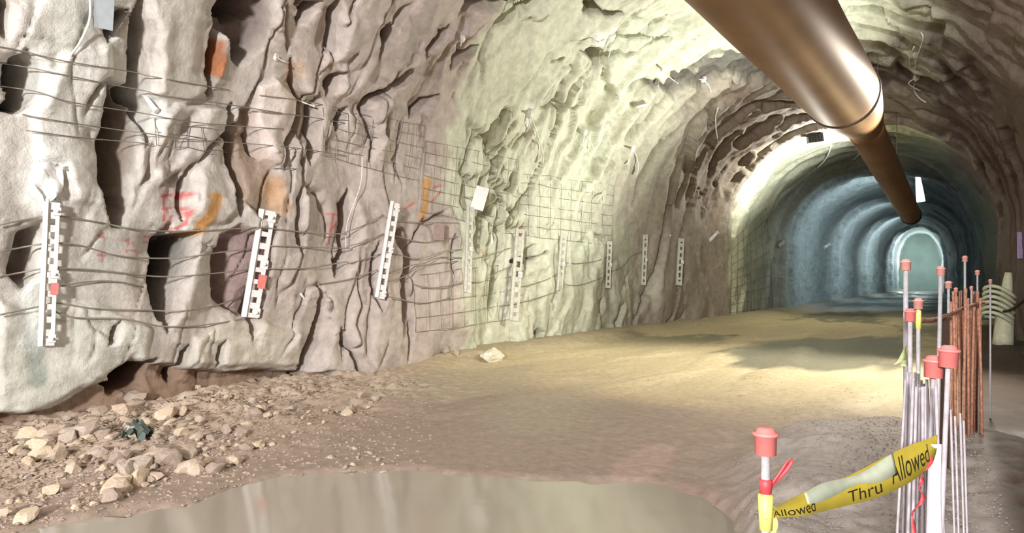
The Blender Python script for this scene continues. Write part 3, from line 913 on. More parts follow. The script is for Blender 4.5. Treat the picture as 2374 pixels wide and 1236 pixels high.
cab = [
 ('topmost grey cable looping between the two white straps at left', zz(*C1,(-20,362),(150,325),(300,300),(430,300),(700,345),(900,385),(1100,400),(1400,395),(1750,375))),
 ('second grey cable from the top between the two left straps', zz(*C1,(-20,545),(270,490),(420,485),(560,500),(760,560),(1000,585),(1250,580),(1500,545),(1740,515))),
 ('third grey cable from the top, sagging across the dark double cleft', zz(*C1,(-20,715),(270,660),(440,655),(700,670),(1000,705),(1200,710),(1450,690),(1710,660))),
 ('low grey cable crossing below the dark double cleft', zz(*C1,(-20,975),(290,910),(390,890),(650,930),(1000,940),(1250,945),(1500,900),(1660,835))),
 ('lowest grey cable near the foot of the left wall', zz(*C1,(380,950),(500,990),(850,1000),(1100,1050),(1400,1040),(1650,1000))),
 ('short grey cable low right of the leftmost strap', zz(*C1,(420,775),(600,745),(800,745),(1000,790))),
 ('topmost cable drooping from the tagged strap to the narrow strap', zz(*C1,(1760,370),(2100,410),(2354,420))+zz(*C2,(130,385),(250,340),(380,270))),
 ('second cable from the top left of the narrow strap', zz(*C1,(1760,500),(2000,505),(2354,517))+zz(*C2,(150,470),(270,440),(380,390))),
 ('third cable from the top left of the narrow strap', zz(*C1,(1720,655),(2100,652),(2354,610))+zz(*C2,(180,575),(360,520))),
 ('lowest cable left of the narrow strap', zz(*C2,(-40,712),(80,695),(200,670),(345,618))),
 ('topmost cable right of the narrow strap', zz(*C2,(395,285),(460,298),(600,320),(730,318),(860,322))),
 ('second cable right of the narrow strap, passing the grey patch', zz(*C2,(385,400),(450,402),(600,440),(700,440),(860,408))),
 ('third cable right of the narrow strap', zz(*C2,(365,515),(440,512),(600,550),(780,500),(880,490))),
 ('wavy cable climbing right from the narrow strap under the white box', zz(*C2,(350,630),(430,640),(560,590),(640,580),(740,540),(880,545))),
 ('wavy cable running on to the wide dull strap', zz(*C2,(345,690),(430,690),(520,660),(640,590),(900,560),(1080,520),(1190,480))),
 ('low cable sagging under the narrow strap', zz(*C2,(420,790),(600,830),(700,822),(800,800))),
 ('cable from the narrow strap sagging towards the thin strap', zz(*C2,(500,680),(600,720),(760,738),(880,700))),
 ('cable slanting up right of the star shaped hole', zz(*C2,(1190,745),(1250,730),(1400,690),(1500,640))),
 ('lower cable slanting up right of the wide dull strap', zz(*C2,(1180,840),(1250,830),(1440,775),(1520,740))),
 ('cable looping between the thin strap and the wide dull strap', zz(*C2,(880,690),(1000,700),(1100,640),(1190,600))),
 ('cable looping right from the short pale strap', zz(*C2,(1490,560),(1600,580),(1750,560),(1830,520))),
 ('lower cable looping right from the short pale strap', zz(*C2,(1490,700),(1600,720),(1720,690),(1830,640))),
 ('twisted cable between the two faint straps', zz(*C2,(1800,640),(1900,600),(1960,530),(2040,500))),
]
for lb, px in cab:
    run(px, 0.10, 0.011, 'cable', lb, 'cable', 'cables between the straps', M_cable)
W1 = (0, 0, 2.9425)
wires = [
 ('topmost thin wire across the upper left wall', zz(*W1,(-20,316),(160,350),(430,415),(900,490),(1000,515),(1300,570),(1560,612))),
 ('second thin wire on the upper left wall, behind the white stub', zz(*W1,(-20,427),(220,465),(430,510),(800,585),(990,620),(1120,655),(1500,705),(1850,760),(2100,800))),
 ('third thin wire on the upper left wall', zz(*W1,(-20,585),(250,625),(450,690),(750,740),(990,775),(1250,825),(1550,855),(2000,885))),
 ('fourth thin wire on the upper left wall', zz(*W1,(-20,730),(150,780),(430,830),(800,885),(1000,910),(1230,945),(1550,970),(1980,1005),(2354,1060))),
 ('lowest thin wire on the upper left wall', zz(*W1,(180,890),(550,940),(850,965),(1050,985))),
 ('thin wire over the oval pink boulder face', zz(*W1,(1770,650),(2080,690),(2354,750))),
 ('thin wire across the middle of the oval pink boulder face', zz(*W1,(1720,760),(2060,790),(2354,840))),
 ('short thin wire bridging the cleft under the oval face', zz(*W1,(1860,1148),(1940,1150),(2020,1152))),
]
for lb, px in wires:
    run(px, 0.06, 0.0075, 'wire', lb, 'wire', 'wires strung across the upper wall', M_wire)
tag(MB().tube(spline([hit(826, 365, .2), hit(823, 440, .2), hit(822, 520, .2), hit(818, 578, .2)], 5), 0.009, 6).build('hanging_line', M_strap),
    'thin pale line hanging straight down left of the narrow strap', 'line')

# welded mesh pinned to the wall
def mesh_panel(quad, nx, ny, label, r=0.005):
    m = MB()
    (x0, y0), (x1, y1), (x2, y2), (x3, y3) = quad
    def pos(u, v):
        return (1-v)*((1-u)*x0+u*x1)+v*((1-u)*x3+u*x2), (1-v)*((1-u)*y0+u*y1)+v*((1-u)*y3+u*y2)
    G = [[hit(*pos(i/nx, j/ny), 0.05) for i in range(nx+1)] for j in range(ny+1)]
    for j in range(ny+1): m.tube(G[j], r, 5)
    for i in range(nx+1): m.tube([G[j][i] for j in range(ny+1)], r, 5)
    return tag(m.build('wire_mesh_panel', M_mesh), label, 'wire mesh', 'welded mesh sheets on the wall')
mesh_panel([(752,250),(985,290),(965,420),(745,360)], 8, 5, 'welded wire mesh sheet on the purple grey wall left of the cream edge')
mesh_panel([(985,325),(1200,370),(1195,545),(970,490)], 9, 6, 'welded wire mesh sheet on the cream wall around the white box')
mesh_panel([(1200,400),(1420,430),(1415,570),(1200,545)], 9, 6, 'welded wire mesh sheet on the cream wall above the short pale strap')
mesh_panel([(365,280),(535,305),(535,355),(365,335)], 5, 2, 'small wire mesh scrap on the smooth block at upper left')
mesh_panel([(960,640),(1180,610),(1180,740),(965,770)], 8, 4, 'wire mesh sheet low on the cream wall above the white boulder')
mesh_panel([(1695,560),(1775,480),(1790,715),(1690,725)], 6, 9, 'welded wire mesh sheet over the yellow lip of the narrow tunnel', 0.010)

# ------------------------------------------------------------------ rock bolts with trailing wires
def rock_bolt(p, wpx, label, trails, cat='rock bolt', mat=None):
    mat = mat or M_bolt
    b = hit(*p, 0.03); d = project(b)[2]
    W = wpx*d/F*0.5
    nrm = unit(CAM-b+np.array([0, 0, -0.6]))
    root = thing('rock_bolt', b, label, cat, 'rock bolts with loose wires')
    ax = unit(np.array([0.2, 0.3, 1])); ax = unit(ax-nrm*(ax@nrm)); wx = np.cross(ax, nrm)
    m = MB(); vs = [b+nrm*0.015+W*(math.cos(t)*wx*0.8+math.sin(t)*ax) for t in np.linspace(0.3, 0.3+2*math.pi, 8)[:-1]]
    m.add(vs+[b+nrm*(0.05+W*0.3)], [(i, (i+1) % 7, 7) for i in range(7)]+[tuple(range(7))[::-1]])
    m.build('plate', mat, root)
    MB().lathe(b+nrm*0.03, nrm, [(0, W*0.34), (W*0.5, W*0.34), (W*0.55, W*0.2), (W*1.3, W*0.2)], 6, False).build('nut', mat, root)
    for tr in trails:
        p_ = [b+nrm*0.06]+[hit(*t, 0.10) for t in tr]
        MB().tube(spline(p_, 5), max(0.010, 1.6*d/F), 5).build('loose_wire', mat, root)
    return root
rock_bolt((1226, 262), 26, 'white rock bolt on the cream arch with two long loose wires', [[(1238, 300), (1248, 345), (1256, 378)], [(1218, 290), (1222, 300)]])
rock_bolt((1353, 308), 22, 'white rock bolt on the cream arch, middle of the slanting row', [[(1345, 330), (1340, 348)], [(1368, 330), (1372, 342)]])
rock_bolt((1464, 343), 20, 'white rock bolt lowest in the slanting row on the arch', [[(1474, 365), (1476, 390), (1470, 405)], [(1456, 362), (1452, 380)]])
rock_bolt((1412, 84), 34, 'big splashed white rock bolt high in the cream crown', [[(1392, 118), (1386, 150)], [(1412, 120), (1410, 136)], [(1380, 96), (1345, 98)]])
rock_bolt((1537, 163), 20, 'white rock bolt in the crown beside the dark ledges', [[(1556, 182), (1570, 192)], [(1520, 186), (1518, 202)]])
rock_bolt((1632, 183), 16, 'white rock bolt in the crown nearest the duct', [[(1645, 200), (1650, 218)], [(1620, 190), (1608, 184)]])
rock_bolt((1664, 252), 10, 'small bolt under the duct with one wire hanging down the dark ledge', [[(1657, 270), (1656, 295), (1662, 325)]])
rock_bolt((1070, 88), 20, 'splashed pale bolt on the purple grey wall left of the cream edge', [[(1058, 100)]])
rock_bolt((638, 132), 16, 'small white bolt in the pinkish recess of the upper left wall', [[(652, 140)], [(632, 118)]])
rock_bolt((2126, 178), 18, 'bolt with a tangle of thin wires on the crown right of the duct', [[(2122, 200), (2135, 220), (2152, 232)], [(2130, 140), (2140, 90), (2138, 70)], [(2112, 190), (2140, 205)], [(2118, 140), (2124, 100)]])
rock_bolt((1926, 336), 8, 'bolt with a curved white wire inside the lip left of the duct', [[(1920, 352), (1908, 370), (1893, 384)]])
rock_bolt((2006, 338), 7, 'bolt with a straight white wire inside the lip, close beside the duct', [[(1994, 350), (1978, 366)]])

def peg(p, q_, r, name, label, cat, mat, group=None):
    a = hit(*p, 0.03); b_ = hit(*q_, 0.16)
    root = thing(name, a, label, cat, group)
    MB().tube([a-unit(b_-a)*0.05, b_], r, 10).build('rod', mat, root)
    MB().lathe(b_-unit(b_-a)*0.02, b_-a, [(0, r*1.25), (0.03, r*1.25), (0.035, r*0.8)], 10).build('end_cap', mat, root)
    return root
peg((343, 226), (372, 236), 0.035, 'pipe_stub', 'short white pipe stub sticking out of the dark cleft at upper left', 'pipe stub', M_white)
peg((697, 683), (738, 715), 0.016, 'steel_rod', 'pale rod leaning out of the wall between the tagged strap and the narrow strap', 'rod', M_strap)
peg((1476, 249), (1490, 238), 0.040, 'plastic_tube', 'short white tube on the arch right of the bolts', 'tube', M_white)
peg((1400, 440), (1378, 465), 0.018, 'steel_rod', 'thin pale rod on the cream wall above the faint straps', 'rod', M_bolt)
peg((1540, 540), (1552, 550), 0.030, 'bolt_end', 'white bolt end beside the shaded wall fold', 'bolt end', M_white)
peg((1645, 556), (1654, 540), 0.070, 'bolt_end', 'white bolt end left of the yellow lip', 'bolt end', M_white)
peg((1806, 570), (1812, 560), 0.10, 'bolt_end', 'white bolt end just inside the lip of the narrow tunnel', 'bolt end', M_white)
peg((1910, 574), (1915, 566), 0.11, 'bolt_end', 'white bolt end deeper in the blue tunnel', 'bolt end', M_white)
peg((696, 234), (709, 238), 0.014, 'steel_rod', 'tiny pale rod bridging the cleft beside the oval pink face', 'rod', M_bolt)

# white box on the cream wall
def wall_box(c_, wpx, hpx, dep, tilt, off, name, label, cat, mat, lidmat):
    p = hit(*c_, off); d = project(p)[2]
    nrm = unit(CAM-p); up = unit(UP-nrm*(UP@nrm)); rt = np.cross(up, nrm)
    rt = rt*np.sign(rt@RT)
    u_ = up*math.cos(tilt)+rt*math.sin(tilt); r_ = rt*math.cos(tilt)-up*math.sin(tilt)
    hw_, hh_ = wpx*d/F/2, hpx*d/F/2
    root = thing(name, p, label, cat)
    MB().box(p-nrm*dep*0.5, r_*hw_, u_*hh_, nrm*dep*0.5).build('body', mat, root)
    MB().box(p+nrm*0.012, r_*hw_*1.04, u_*hh_*1.03, nrm*0.012).build('lid', lidmat, root)
    return root, p, nrm, u_, r_, hw_, hh_
root, p, nrm, u_, r_, hw_, hh_ = wall_box((1090, 460), 29, 52, 0.10, 0.28, 0.30, 'junction_box', 'bright white box standing off the cream wall', 'box', M_white, M_white)
MB().tube([p-u_*hh_*0.9-r_*hw_*0.6-nrm*0.05, p-u_*hh_*1.35-r_*hw_*0.6-nrm*0.16], 0.02, 8).build('conduit', M_strap, root)
MB().tube([p-nrm*0.08, p-nrm*0.34], 0.03, 8).build('bracket', M_strap, root)
wall_box((1009, 540), 24, 38, 0.05, 0.06, 0.12, 'rusty_plate', 'small grey brown plate on the wall right of the narrow strap', 'plate', plain('grey_brown_plate', (146, 124, 114), 0.7), plain('grey_brown_lid', (150, 128, 118), 0.7))
root, p, nrm, u_, r_, hw_, hh_ = wall_box((213, 24), 38, 66, 0.08, 0.05, 0.16, 'grey_panel', 'flat grey metal panel at the top of the left wall', 'panel', M_grey, M_grey)
MB().tube([p-nrm*0.04+u_*hh_*0.3, p-nrm*0.26], 0.02, 8).build('bracket', M_strap, root)
tag(MB().tube(spline([hit(197, -20, .10), hit(193, 20, .10), hit(188, 55, .10), hit(176, 95, .07), hit(160, 130, .06)], 6), 0.014, 8).build('conduit', M_strap), 'pale conduit running down the wall beside the grey panel', 'conduit')
wall_box((1127, 551), 16, 20, 0.06, -0.1, 0.10, 'marker_plate', 'small white marker plate on the cream wall right below the white box', 'marker', M_white, M_white)
o = MB()
p = hit(2371, 568, 0.06)  # plain violet strip added on the right wall
o.box(p, RT*0.06, UP*0.36, FW*0.02)
tag(o.build('violet_strip', M_violet), 'pale violet upright strip on the right wall at the picture edge', 'marker strip')

rs = np.random.RandomState(21)
gp = []
for j in range(9):
    for i in range(8):
        x_ = 110+(i-3.5)*11*(0.6+0.4*math.sin(j*0.5))+rs.uniform(-2, 2)
        gp.append(hit(x_, 372+j*12+rs.uniform(-2, 2), 0.05+0.05*rs.rand()+0.05*math.sin(i*0.9)*math.sin(j*0.8)))
mm = MB(); mm.add(gp, [(j*8+i, j*8+i+1, (j+1)*8+i+1, (j+1)*8+i) for j in range(8) for i in range(7)], True)
tag(mm.build('white_sheet', M_white), 'crumpled white sheet stuck to the wall above the leftmost strap', 'sheet')

# floodlight under the lip, and the white lamp hung past the duct
p = at(1889, 316, 25.6)
fl = thing('floodlight', p, 'dark square floodlight at the bright top of the lip, left of the duct', 'lamp')
e1, e2 = unit(RT+0.12*UP), unit(UP-0.12*RT)
MB().box(p, e1*0.29, e2*0.24, FW*0.09).build('housing', M_lamp, fl)
m = MB()
for k_ in range(5): m.box(p-FW*0.10+e1*(-0.22+0.11*k_), e1*0.012, e2*0.2, FW*0.03)
m.build('cooling_fins', M_lamp, fl)
q = NT('lamp_glass'); q.b.inputs['Emission Color'].default_value = (1, 1, 0.9, 1); q.b.inputs['Emission Strength'].default_value = 12
MB().box(p+FW*0.095, e1*0.26, e2*0.21, FW*0.005).build('lens', q.m, fl)
MB().tube([p-e1*0.31, p-e1*0.31+e2*0.42, p+e1*0.31+e2*0.42, p+e1*0.31], 0.02, 6).build('bracket', M_lamp, fl)
MB().tube([p+e2*0.42, up_hit(p+e2*0.42)], 0.03, 6).build('hanger', M_lamp, fl)
pa, pb = at(2127, 402, 34), at(2135, 468, 34)
hl = thing('hanging_lamp', pa, 'bright white tubular lamp hanging just right of the duct', 'lamp')
q = NT('white_lamp_glow'); q.b.inputs['Base Color'].default_value = (0.9, 0.93, 0.95, 1); q.b.inputs['Emission Color'].default_value = (0.86, 0.95, 1, 1); q.b.inputs['Emission Strength'].default_value = 1.5
MB().tube([pa, pa*0.4+pb*0.6, pb], [0.10, 0.17, 0.20], 12).build('diffuser', q.m, hl)
MB().tube([pa+UP*0.14, pa], [0.06, 0.11], 12).build('socket', M_lamp, hl)
MB().tube([pa+UP*0.12, up_hit(pa+UP*0.2)], 0.02, 6).build('flex', M_lamp, hl)

# ------------------------------------------------------------------ capped bars along the right
def capped_bar(cap_px, cw, d, foot_dx, label, mat_bar, mat_cap, rb=0.0085, band=None, name='capped_stake', bar_px=None):
    """cap centre pixel, cap width in pixels, distance, sideways lean of the foot (metres)"""
    x, y = cap_px
    top = at(x, y, d)
    gz = floor_z(top[0], top[1])
    foot = np.array([top[0], top[1], 0])+RT*foot_dx; foot[2] = floor_z(foot[0], foot[1])
    ax = unit(top-foot)
    root = thing(name, foot, label, 'stake', 'capped stakes on the gravel bank')
    R = cw*d/F/2
    rb = rb if bar_px is None else bar_px*d/F/2
    MB().tube([foot-ax*0.15, top], rb, 10).build('bar', mat_bar, root)
    H = R*2.3
    MB().lathe(top-ax*H*0.5, ax, [(0, R*0.88), (H*0.70, R*0.92), (H*0.705, R*1.08), (H*0.80, R*1.10), (H*0.81, R*0.80), (H*0.95, R*0.70), (H, R*0.45)], 20).build('safety_cap', mat_cap, root)
    return root, top, foot, ax
st1, top1, foot1, ax1 = capped_bar((1775, 1022), 54, 1.5, 0.0, 'nearest stake, with a big coral cap and the yellow tape tied on', M_steel, M_cap, bar_px=20)
m = MB().lathe(top1-ax1*0.118, ax1, [(0, 0.013), (0.03, 0.015), (0.032, 0.011)], 12)
m.build('red_wrap', M_redrib, st1)
m = MB().lathe(top1-ax1*0.20, ax1, [(0, 0.014), (0.078, 0.017), (0.08, 0.012)], 12)
m.build('yellow_wrap', M_ytag, st1)
m = MB()
for k_ in range(2):
    pa_ = np.array(spline([top1-ax1*0.11+RT*0.01, top1-ax1*0.075+RT*(0.035+0.01*k_), top1-ax1*0.05+RT*(0.05+.012*k_)], 6))
    m.ribbon(pa_, pa_+ax1*0.012+FW*0.006*k_)
m.build('tape_tail', M_redrib, st1)
capped_bar((2165, 850), 44, 2.05, -0.045, 'coral capped stake in the pale bundle, lower left of the pair of big caps', M_pale, M_cap, bar_px=10)
capped_bar((2199, 826), 44, 2.0, -0.05, 'coral capped stake in the pale bundle, upper right of the pair of big caps', M_pale, M_cap, bar_px=11)
capped_bar((2100, 614), 23, 3.5, 0.0, 'tall stake with a pale pink cap, leftmost of the row', M_steel, M_cap2, bar_px=11)
capped_bar((2181, 628), 19, 4.3, -0.03, 'tall stake with a pale pink cap leaning slightly, right of the leftmost', M_steel, M_cap2, bar_px=9)
capped_bar((2110, 730), 25, 3.2, 0.0, 'short stake with a coral cap close against the leftmost tall one', M_pale, M_cap, bar_px=10)
ry, topy, footy, axy = capped_bar((2129, 704), 22, 3.7, 0.0, 'short stake with a pink cap and a yellow band under it', M_steel, M_cap2, bar_px=9)
MB().lathe(topy-axy*0.14, axy, [(0, 0.013), (0.10, 0.015), (0.102, 0.011)], 10).build('yellow_band', M_ytag, ry)
capped_bar((2199, 660), 15, 5.4, 0.0, 'stake with a small pink cap left of the rusty bars', M_steel, M_cap2, bar_px=6)
capped_bar((2237, 600), 12, 6.6, 0.0, 'tallest thin stake with a small cap among the rusty bars', M_steel, M_cap2, bar_px=5)
capped_bar((2266, 632), 10, 7.2, 0.0, 'thin stake with a small cap right of the tallest thin one', M_steel, M_cap2, bar_px=4)
capped_bar((2252, 668), 8, 7.0, 0.0, 'thin stake with a tiny cap between the two thin tall ones', M_steel, M_cap2, bar_px=4)
capped_bar((2216, 672), 9, 6.2, 0.0, 'rusty stake with a tiny cap left of the rusty bars', M_rust, M_cap2, bar_px=5)
capped_bar((2296, 652), 8, 8.4, 0.0, 'thin stake with a tiny cap in front of the pale coiled hose', M_steel, M_cap2, bar_px=4)

# rusty bars standing close together, their tie bar and a dark post
rr = random.Random(3)
def rod(px0, py0, d, r, lean, name, label, cat, group, mat):
    top = at(px0, py0, d)
    foot = np.array([top[0]+lean, top[1], 0]); foot[2] = floor_z(foot[0], foot[1])-0.12
    return tag(MB().tube([foot, (top+foot)/2+RT*lean*0.2, top], r, 8).build(name, mat), label, cat, group)
for i in range(26):
    x = 2206+66*(1-(1-i/25)**1.5)+rr.uniform(-1.5, 1.5)
    rod(x, rr.uniform(672, 722)-(8 if i in (3, 9, 14) else 0), rr.uniform(5.6, 7.4), 0.011, rr.uniform(-0.03, 0.03), 'rusty_rebar',
        'rusty bare steel bar standing in the dense row at right', 'rebar', 'rusty bars in the dense row', M_rust)
tag(MB().tube(spline([at(2128, 742, 4.0), at(2165, 742, 4.6), at(2200, 730, 5.4), at(2240, 712, 6.3), at(2280, 702, 7.2)], 5), 0.017, 8).build('tie_bar', M_rust),
    'rusty bent bar tied level across the standing bars', 'tie bar')
top = at(2190, 738, 5.2); foot = np.array([top[0], top[1], floor_z(top[0], top[1])-0.1])
ps = thing('post', foot, 'dark brown upright post behind the two big coral caps', 'post')
MB().box((top+foot)/2, RT*0.024, FW*0.024, (top-foot)/2).build('shaft', M_dark, ps)
MB().box(top, RT*0.032, FW*0.032, UP*0.012).build('head_plate', M_dark, ps)

# pale bundle of thin rods beside the tape
for i in range(22):
    xb = 2081+i*5.0; x = 2098+i*3.4+rr.uniform(-2, 2)
    d = rr.uniform(1.95, 2.5)
    top = at(x, rr.uniform(862, 905), d)
    foot = at(xb+rr.uniform(-4, 4), 1245, d*0.985); foot = top+(foot-top)*1.0
    ex_ = (floor_z(foot[0], foot[1])-0.1-top[2])/(foot[2]-top[2])
    foot = top+(foot-top)*max(ex_, 1)
    tag(MB().tube([foot, (top+foot)/2+RT*rr.uniform(-.01, .01), top], 0.0046, 7).build('thin_rod', M_pale), 'thin pale lilac rod in the close bundle above the yellow tape', 'rod', 'pale rods in the bundle')
for i, (x, y) in enumerate(((2204, 950), (2214, 965), (2226, 958), (2234, 975))):
    d = 2.6
    rod(x, y, d, 0.004, 0.02, 'thin_rod', 'short thin pale rod just right of the bundle', 'rod', 'short rods right of the bundle', M_pale)
top = at(2168, 1030, 1.86); foot = at(2162, 1250, 1.84)
ex_ = (floor_z(foot[0], foot[1])-0.1-top[2])/(foot[2]-top[2]); foot = top+(foot-top)*max(1, ex_)
a_ = unit(top-foot)
tag(MB().box((top+foot)/2, RT*0.0155, unit(np.cross(RT, a_))*0.004, (top-foot)/2).build('survey_lath', M_lath), 'flat white lath standing right of the pale bundle, tape tied to its top', 'lath')
# red ribbon running down the bundle
m = MB()
pa_ = np.array(spline([at(2158, 1058, 1.84), at(2142, 1095, 1.83), at(2130, 1120, 1.84), at(2136, 1150, 1.82), at(2118, 1190, 1.83), at(2112, 1250, 1.83)], 8))
wv = np.array([RT*0.010*math.sin(0.5+i*0.55)+FW*0.010*math.cos(i*0.55) for i in range(len(pa_))])
m.ribbon(pa_, pa_+wv+RT*0.004)
tag(m.build('flagging_ribbon', M_redrib), 'red flagging ribbon twisted down the pale bundle below the tape', 'ribbon')
m = MB()
pa_ = np.array(spline([at(2100, 800, 3.495), at(2092, 815, 3.40), at(2080, 838, 3.33), at(2072, 846, 3.33)], 8))
m.ribbon(pa_, pa_+np.linspace(0.01, 0.075, len(pa_))[:, None]*unit(RT+0.3*UP)+FW*0.02)
pa_ = np.array(spline([at(2100, 802, 3.495), at(2094, 825, 3.4), at(2088, 848, 3.3)], 8))
m.ribbon(pa_, pa_+np.linspace(0.008, 0.03, len(pa_))[:, None]*RT-FW*0.02)
tag(m.build('flagging_ribbon', M_green), 'pale lime flagging ribbon tied to the leftmost tall stake', 'ribbon')
p = at_z(2192, 962, 0.3)
for _ in range(6): p = at_z(2192, 962, floor_z(p[0], p[1]))
m = MB(); rs = np.random.RandomState(8)
gp = np.array([[p+RT*(i-2)*0.03+FW*(j-2)*0.03+UP*(0.015+0.10*max(0, 1-0.28*((i-2)**2+(j-2)**2)**.5)+0.012*rs.randn()) for i in range(5)] for j in range(5)]).reshape(-1, 3)
m.add(gp, [(j*5+i, j*5+i+1, (j+1)*5+i+1, (j+1)*5+i) for j in range(4) for i in range(4)])
tag(m.build('paper_scrap', M_white), 'small crumpled white scrap on the bank right of the pale bundle', 'scrap')
# yellow tape with black print
TA = [((1768, 1160), (1776, 1206), 1.50), ((1800, 1172), (1806, 1200), 1.51), ((1850, 1148), (1866, 1196), 1.56), ((1900, 1124), (1905, 1186), 1.62), ((1960, 1106), (1965, 1172), 1.68),
      ((2010, 1082), (2020, 1158), 1.73), ((2060, 1055), (2076, 1136), 1.78), ((2110, 1032), (2122, 1110), 1.82), ((2150, 1018), (2160, 1075), 1.85), ((2173, 1008), (2172, 1040), 1.87)]
ta = np.array(spline([at(*a, d+0.01) for a, b, d in TA], 8)); tb = np.array(spline([at(*b, d-0.015) for a, b, d in TA], 8))
tp = thing('caution_tape', ta[0], 'slack yellow warning tape with black print from the nearest stake to the white lath', 'tape')
MB().ribbon(ta, tb, 0.0008).build('strip', M_yellow, tp)
# paler strip along the folded upper edge
i0, i1 = 18, 50
fold = ta[i0:i1]; ff = tb[i0:i1]
ed = fold+(ff-fold)*(0.45+0.12*np.sin(np.linspace(0, 9, i1-i0)))[:, None]
o = MB().ribbon(fold-FW*0.006+UP*0.004*np.sin(np.linspace(0, 7, i1-i0))[:, None], ed-FW*0.010, 0.0008).build('folded_edge', plain('pale_tape', (184, 190, 168), 0.7, 0, 0.2, 25), tp)
o['label'] = 'pale folded edge'
def lettering(txt, s0, s1, v0, v1, slant=0.0):
    """letters laid on the tape between two places along it"""
    cu_ = bpy.data.curves.new('lettering', 'FONT'); cu_.body = txt; cu_.size = 1.0
    ob = bpy.data.objects.new('lettering', cu_); COL.objects.link(ob)
    dg = bpy.context.evaluated_depsgraph_get()
    me_ = bpy.data.meshes.new_from_object(ob.evaluated_get(dg))
    bpy.data.objects.remove(ob)
    co = np.zeros(len(me_.vertices)*3); me_.vertices.foreach_get('co', co); co = co.reshape(-1, 3)
    x0, x1 = co[:, 0].min(), co[:, 0].max(); y0, y1 = -0.05, 0.72
    ss = s0+(co[:, 0]-x0)/(x1-x0)*(s1-s0)
    vv = v1+(co[:, 1]-y0)/(y1-y0)*(v0-v1)
    n_ = len(ta); ix = np.arange(n_)
    A = np.stack([np.interp(ss*(n_-1), ix, ta[:, k_]) for k_ in range(3)], 1)
    B = np.stack([np.interp(ss*(n_-1), ix, tb[:, k_]) for k_ in range(3)], 1)
    P_ = A+(B-A)*vv[:, None]
    P_ = P_+unit(CAM-P_.mean(0))*0.004
    me_.vertices.foreach_set('co', (P_-np.array(tp.location)).reshape(-1))
    me_.materials.clear(); me_.update()
    return put('lettering', me_, tp, M_black)
lettering('Allowed', 0.08, 0.30, 0.42, 0.95)
lettering('Thru', 0.45, 0.61, 0.52, 0.94)
lettering('Allowed', 0.66, 0.88, 0.14, 0.88)
tail = MB()
pa_ = np.array(spline([ta[0]-UP*0.01, ta[0]-UP*0.05+RT*0.016, ta[0]-UP*0.095+RT*0.004, ta[0]-UP*0.16+RT*0.012], 7))
tail.ribbon(pa_, pa_+RT*0.016-FW*0.008)
tail.build('knot_tail', M_ytag, tp)

# pale coil of hose on a post at the right wall
dh = 17.5
pt, pf = at(2338, 632, dh), at(2325, 792, dh)
hc = thing('hose_coil', pf, 'cream coil of hose wound round a post at the foot of the right wall', 'hose')
MB().tube(spline([pf-UP*0.1, pf*0.6+pt*0.4, pt*0.6+pf*0.4, pt], 4), [0.24, 0.23, 0.22, 0.21, 0.19, 0.18, 0.16, 0.15, 0.14, 0.13, 0.12, 0.10, 0.08], 12).build('post', M_hose, hc)
for k_ in range(6):
    ce = at(2317-k_*1.0, 676+k_*12, dh)
    m = MB().tube([ce+RT*0.34*math.cos(t)+FW*0.30*math.sin(t)+UP*(0.05*math.sin(t*2)-0.12*math.cos(t)) for t in np.linspace(0, 2*math.pi, 25)], 0.045, 8, False)
    m.build('loop', M_hose, hc)
tag(MB().tube(spline([at(2380, 690, 15), at(2350, 715, 16.5), at(2322, 722, 17.3), at(2300, 712, 17.8)], 6), 0.035, 8).build('cable', M_dark), 'dark thick cable hanging from the right wall to the cream coil', 'cable')

# ------------------------------------------------------------------ rubble
def rock_mesh(seed, name, n=2, rough=0.32):
    import bmesh
    bm = bmesh.new()
    bmesh.ops.create_icosphere(bm, subdivisions=n, radius=1.0)
    rs = np.random.RandomState(seed)
    planes = [(unit(rs.randn(3)), rs.uniform(0.5, 0.9)) for _ in range(11)]
    for v in bm.verts:
        p_ = np.array(v.co)
        for nn_, dd in planes:
            e = p_@nn_-dd
            if e > 0: p_ = p_-nn_*e*0.92
        v.co = p_*(1+0.06*rs.randn())
    me_ = bpy.data.meshes.new(name)
    bm.to_mesh(me_); bm.free()
    return me_
rocks = [rock_mesh(40+i, 'rubble_rock') for i in range(10)]
for i, m_ in enumerate(rocks): m_.materials.append(M_stone[i % 4])
rr = random.Random(11)
RUB = [(-5,1010),(100,985),(220,930),(300,915),(430,890),(560,905),(715,900),(830,905),(880,930),(760,985),(640,1040),(520,1085),(380,1130),(250,1165),(120,1195),(0,1225)]
RP = np.array(RUB, float)
def place_rock(x, y, sz, label, group, name='rubble_rock', mesh=None):
    p = at_z(x, y, 0.15)
    p[2] = floor_z(p[0], p[1])
    for _ in range(6):
        p = at_z(x, y, floor_z(p[0], p[1]))
    o = bpy.data.objects.new(name, mesh or rr.choice(rocks))
    COL.objects.link(o)
    o.location = (p[0], p[1], floor_z(p[0], p[1])+sz*0.28)
    o.rotation_euler = (rr.uniform(-.4, .4), rr.uniform(-.4, .4), rr.uniform(0, 6.3))
    o.scale = (sz*rr.uniform(.8, 1.3), sz*rr.uniform(.7, 1.1), sz*rr.uniform(.55, .9))
    return tag(o, label, 'rock', group)
cnt = 0
while cnt < 290:
    x, y = rr.uniform(0, 880), rr.uniform(880, 1225)
    if in_poly(np.array([x]), np.array([y]), RP)[0] > 0: continue
    sz = 0.03+0.11*rr.random()**3*(1.1 if x < 450 else 0.6)
    place_rock(x, y, sz, 'angular tan stone in the rubble along the foot of the left wall', 'rubble along the left wall')
    cnt += 1
for i in range(26):
    place_rock(rr.uniform(955, 1070), rr.uniform(795, 828), rr.uniform(0.05, 0.15), 'yellowish stone heaped at the foot of the cream wall left of the boulder', 'stones at the foot of the cream wall')
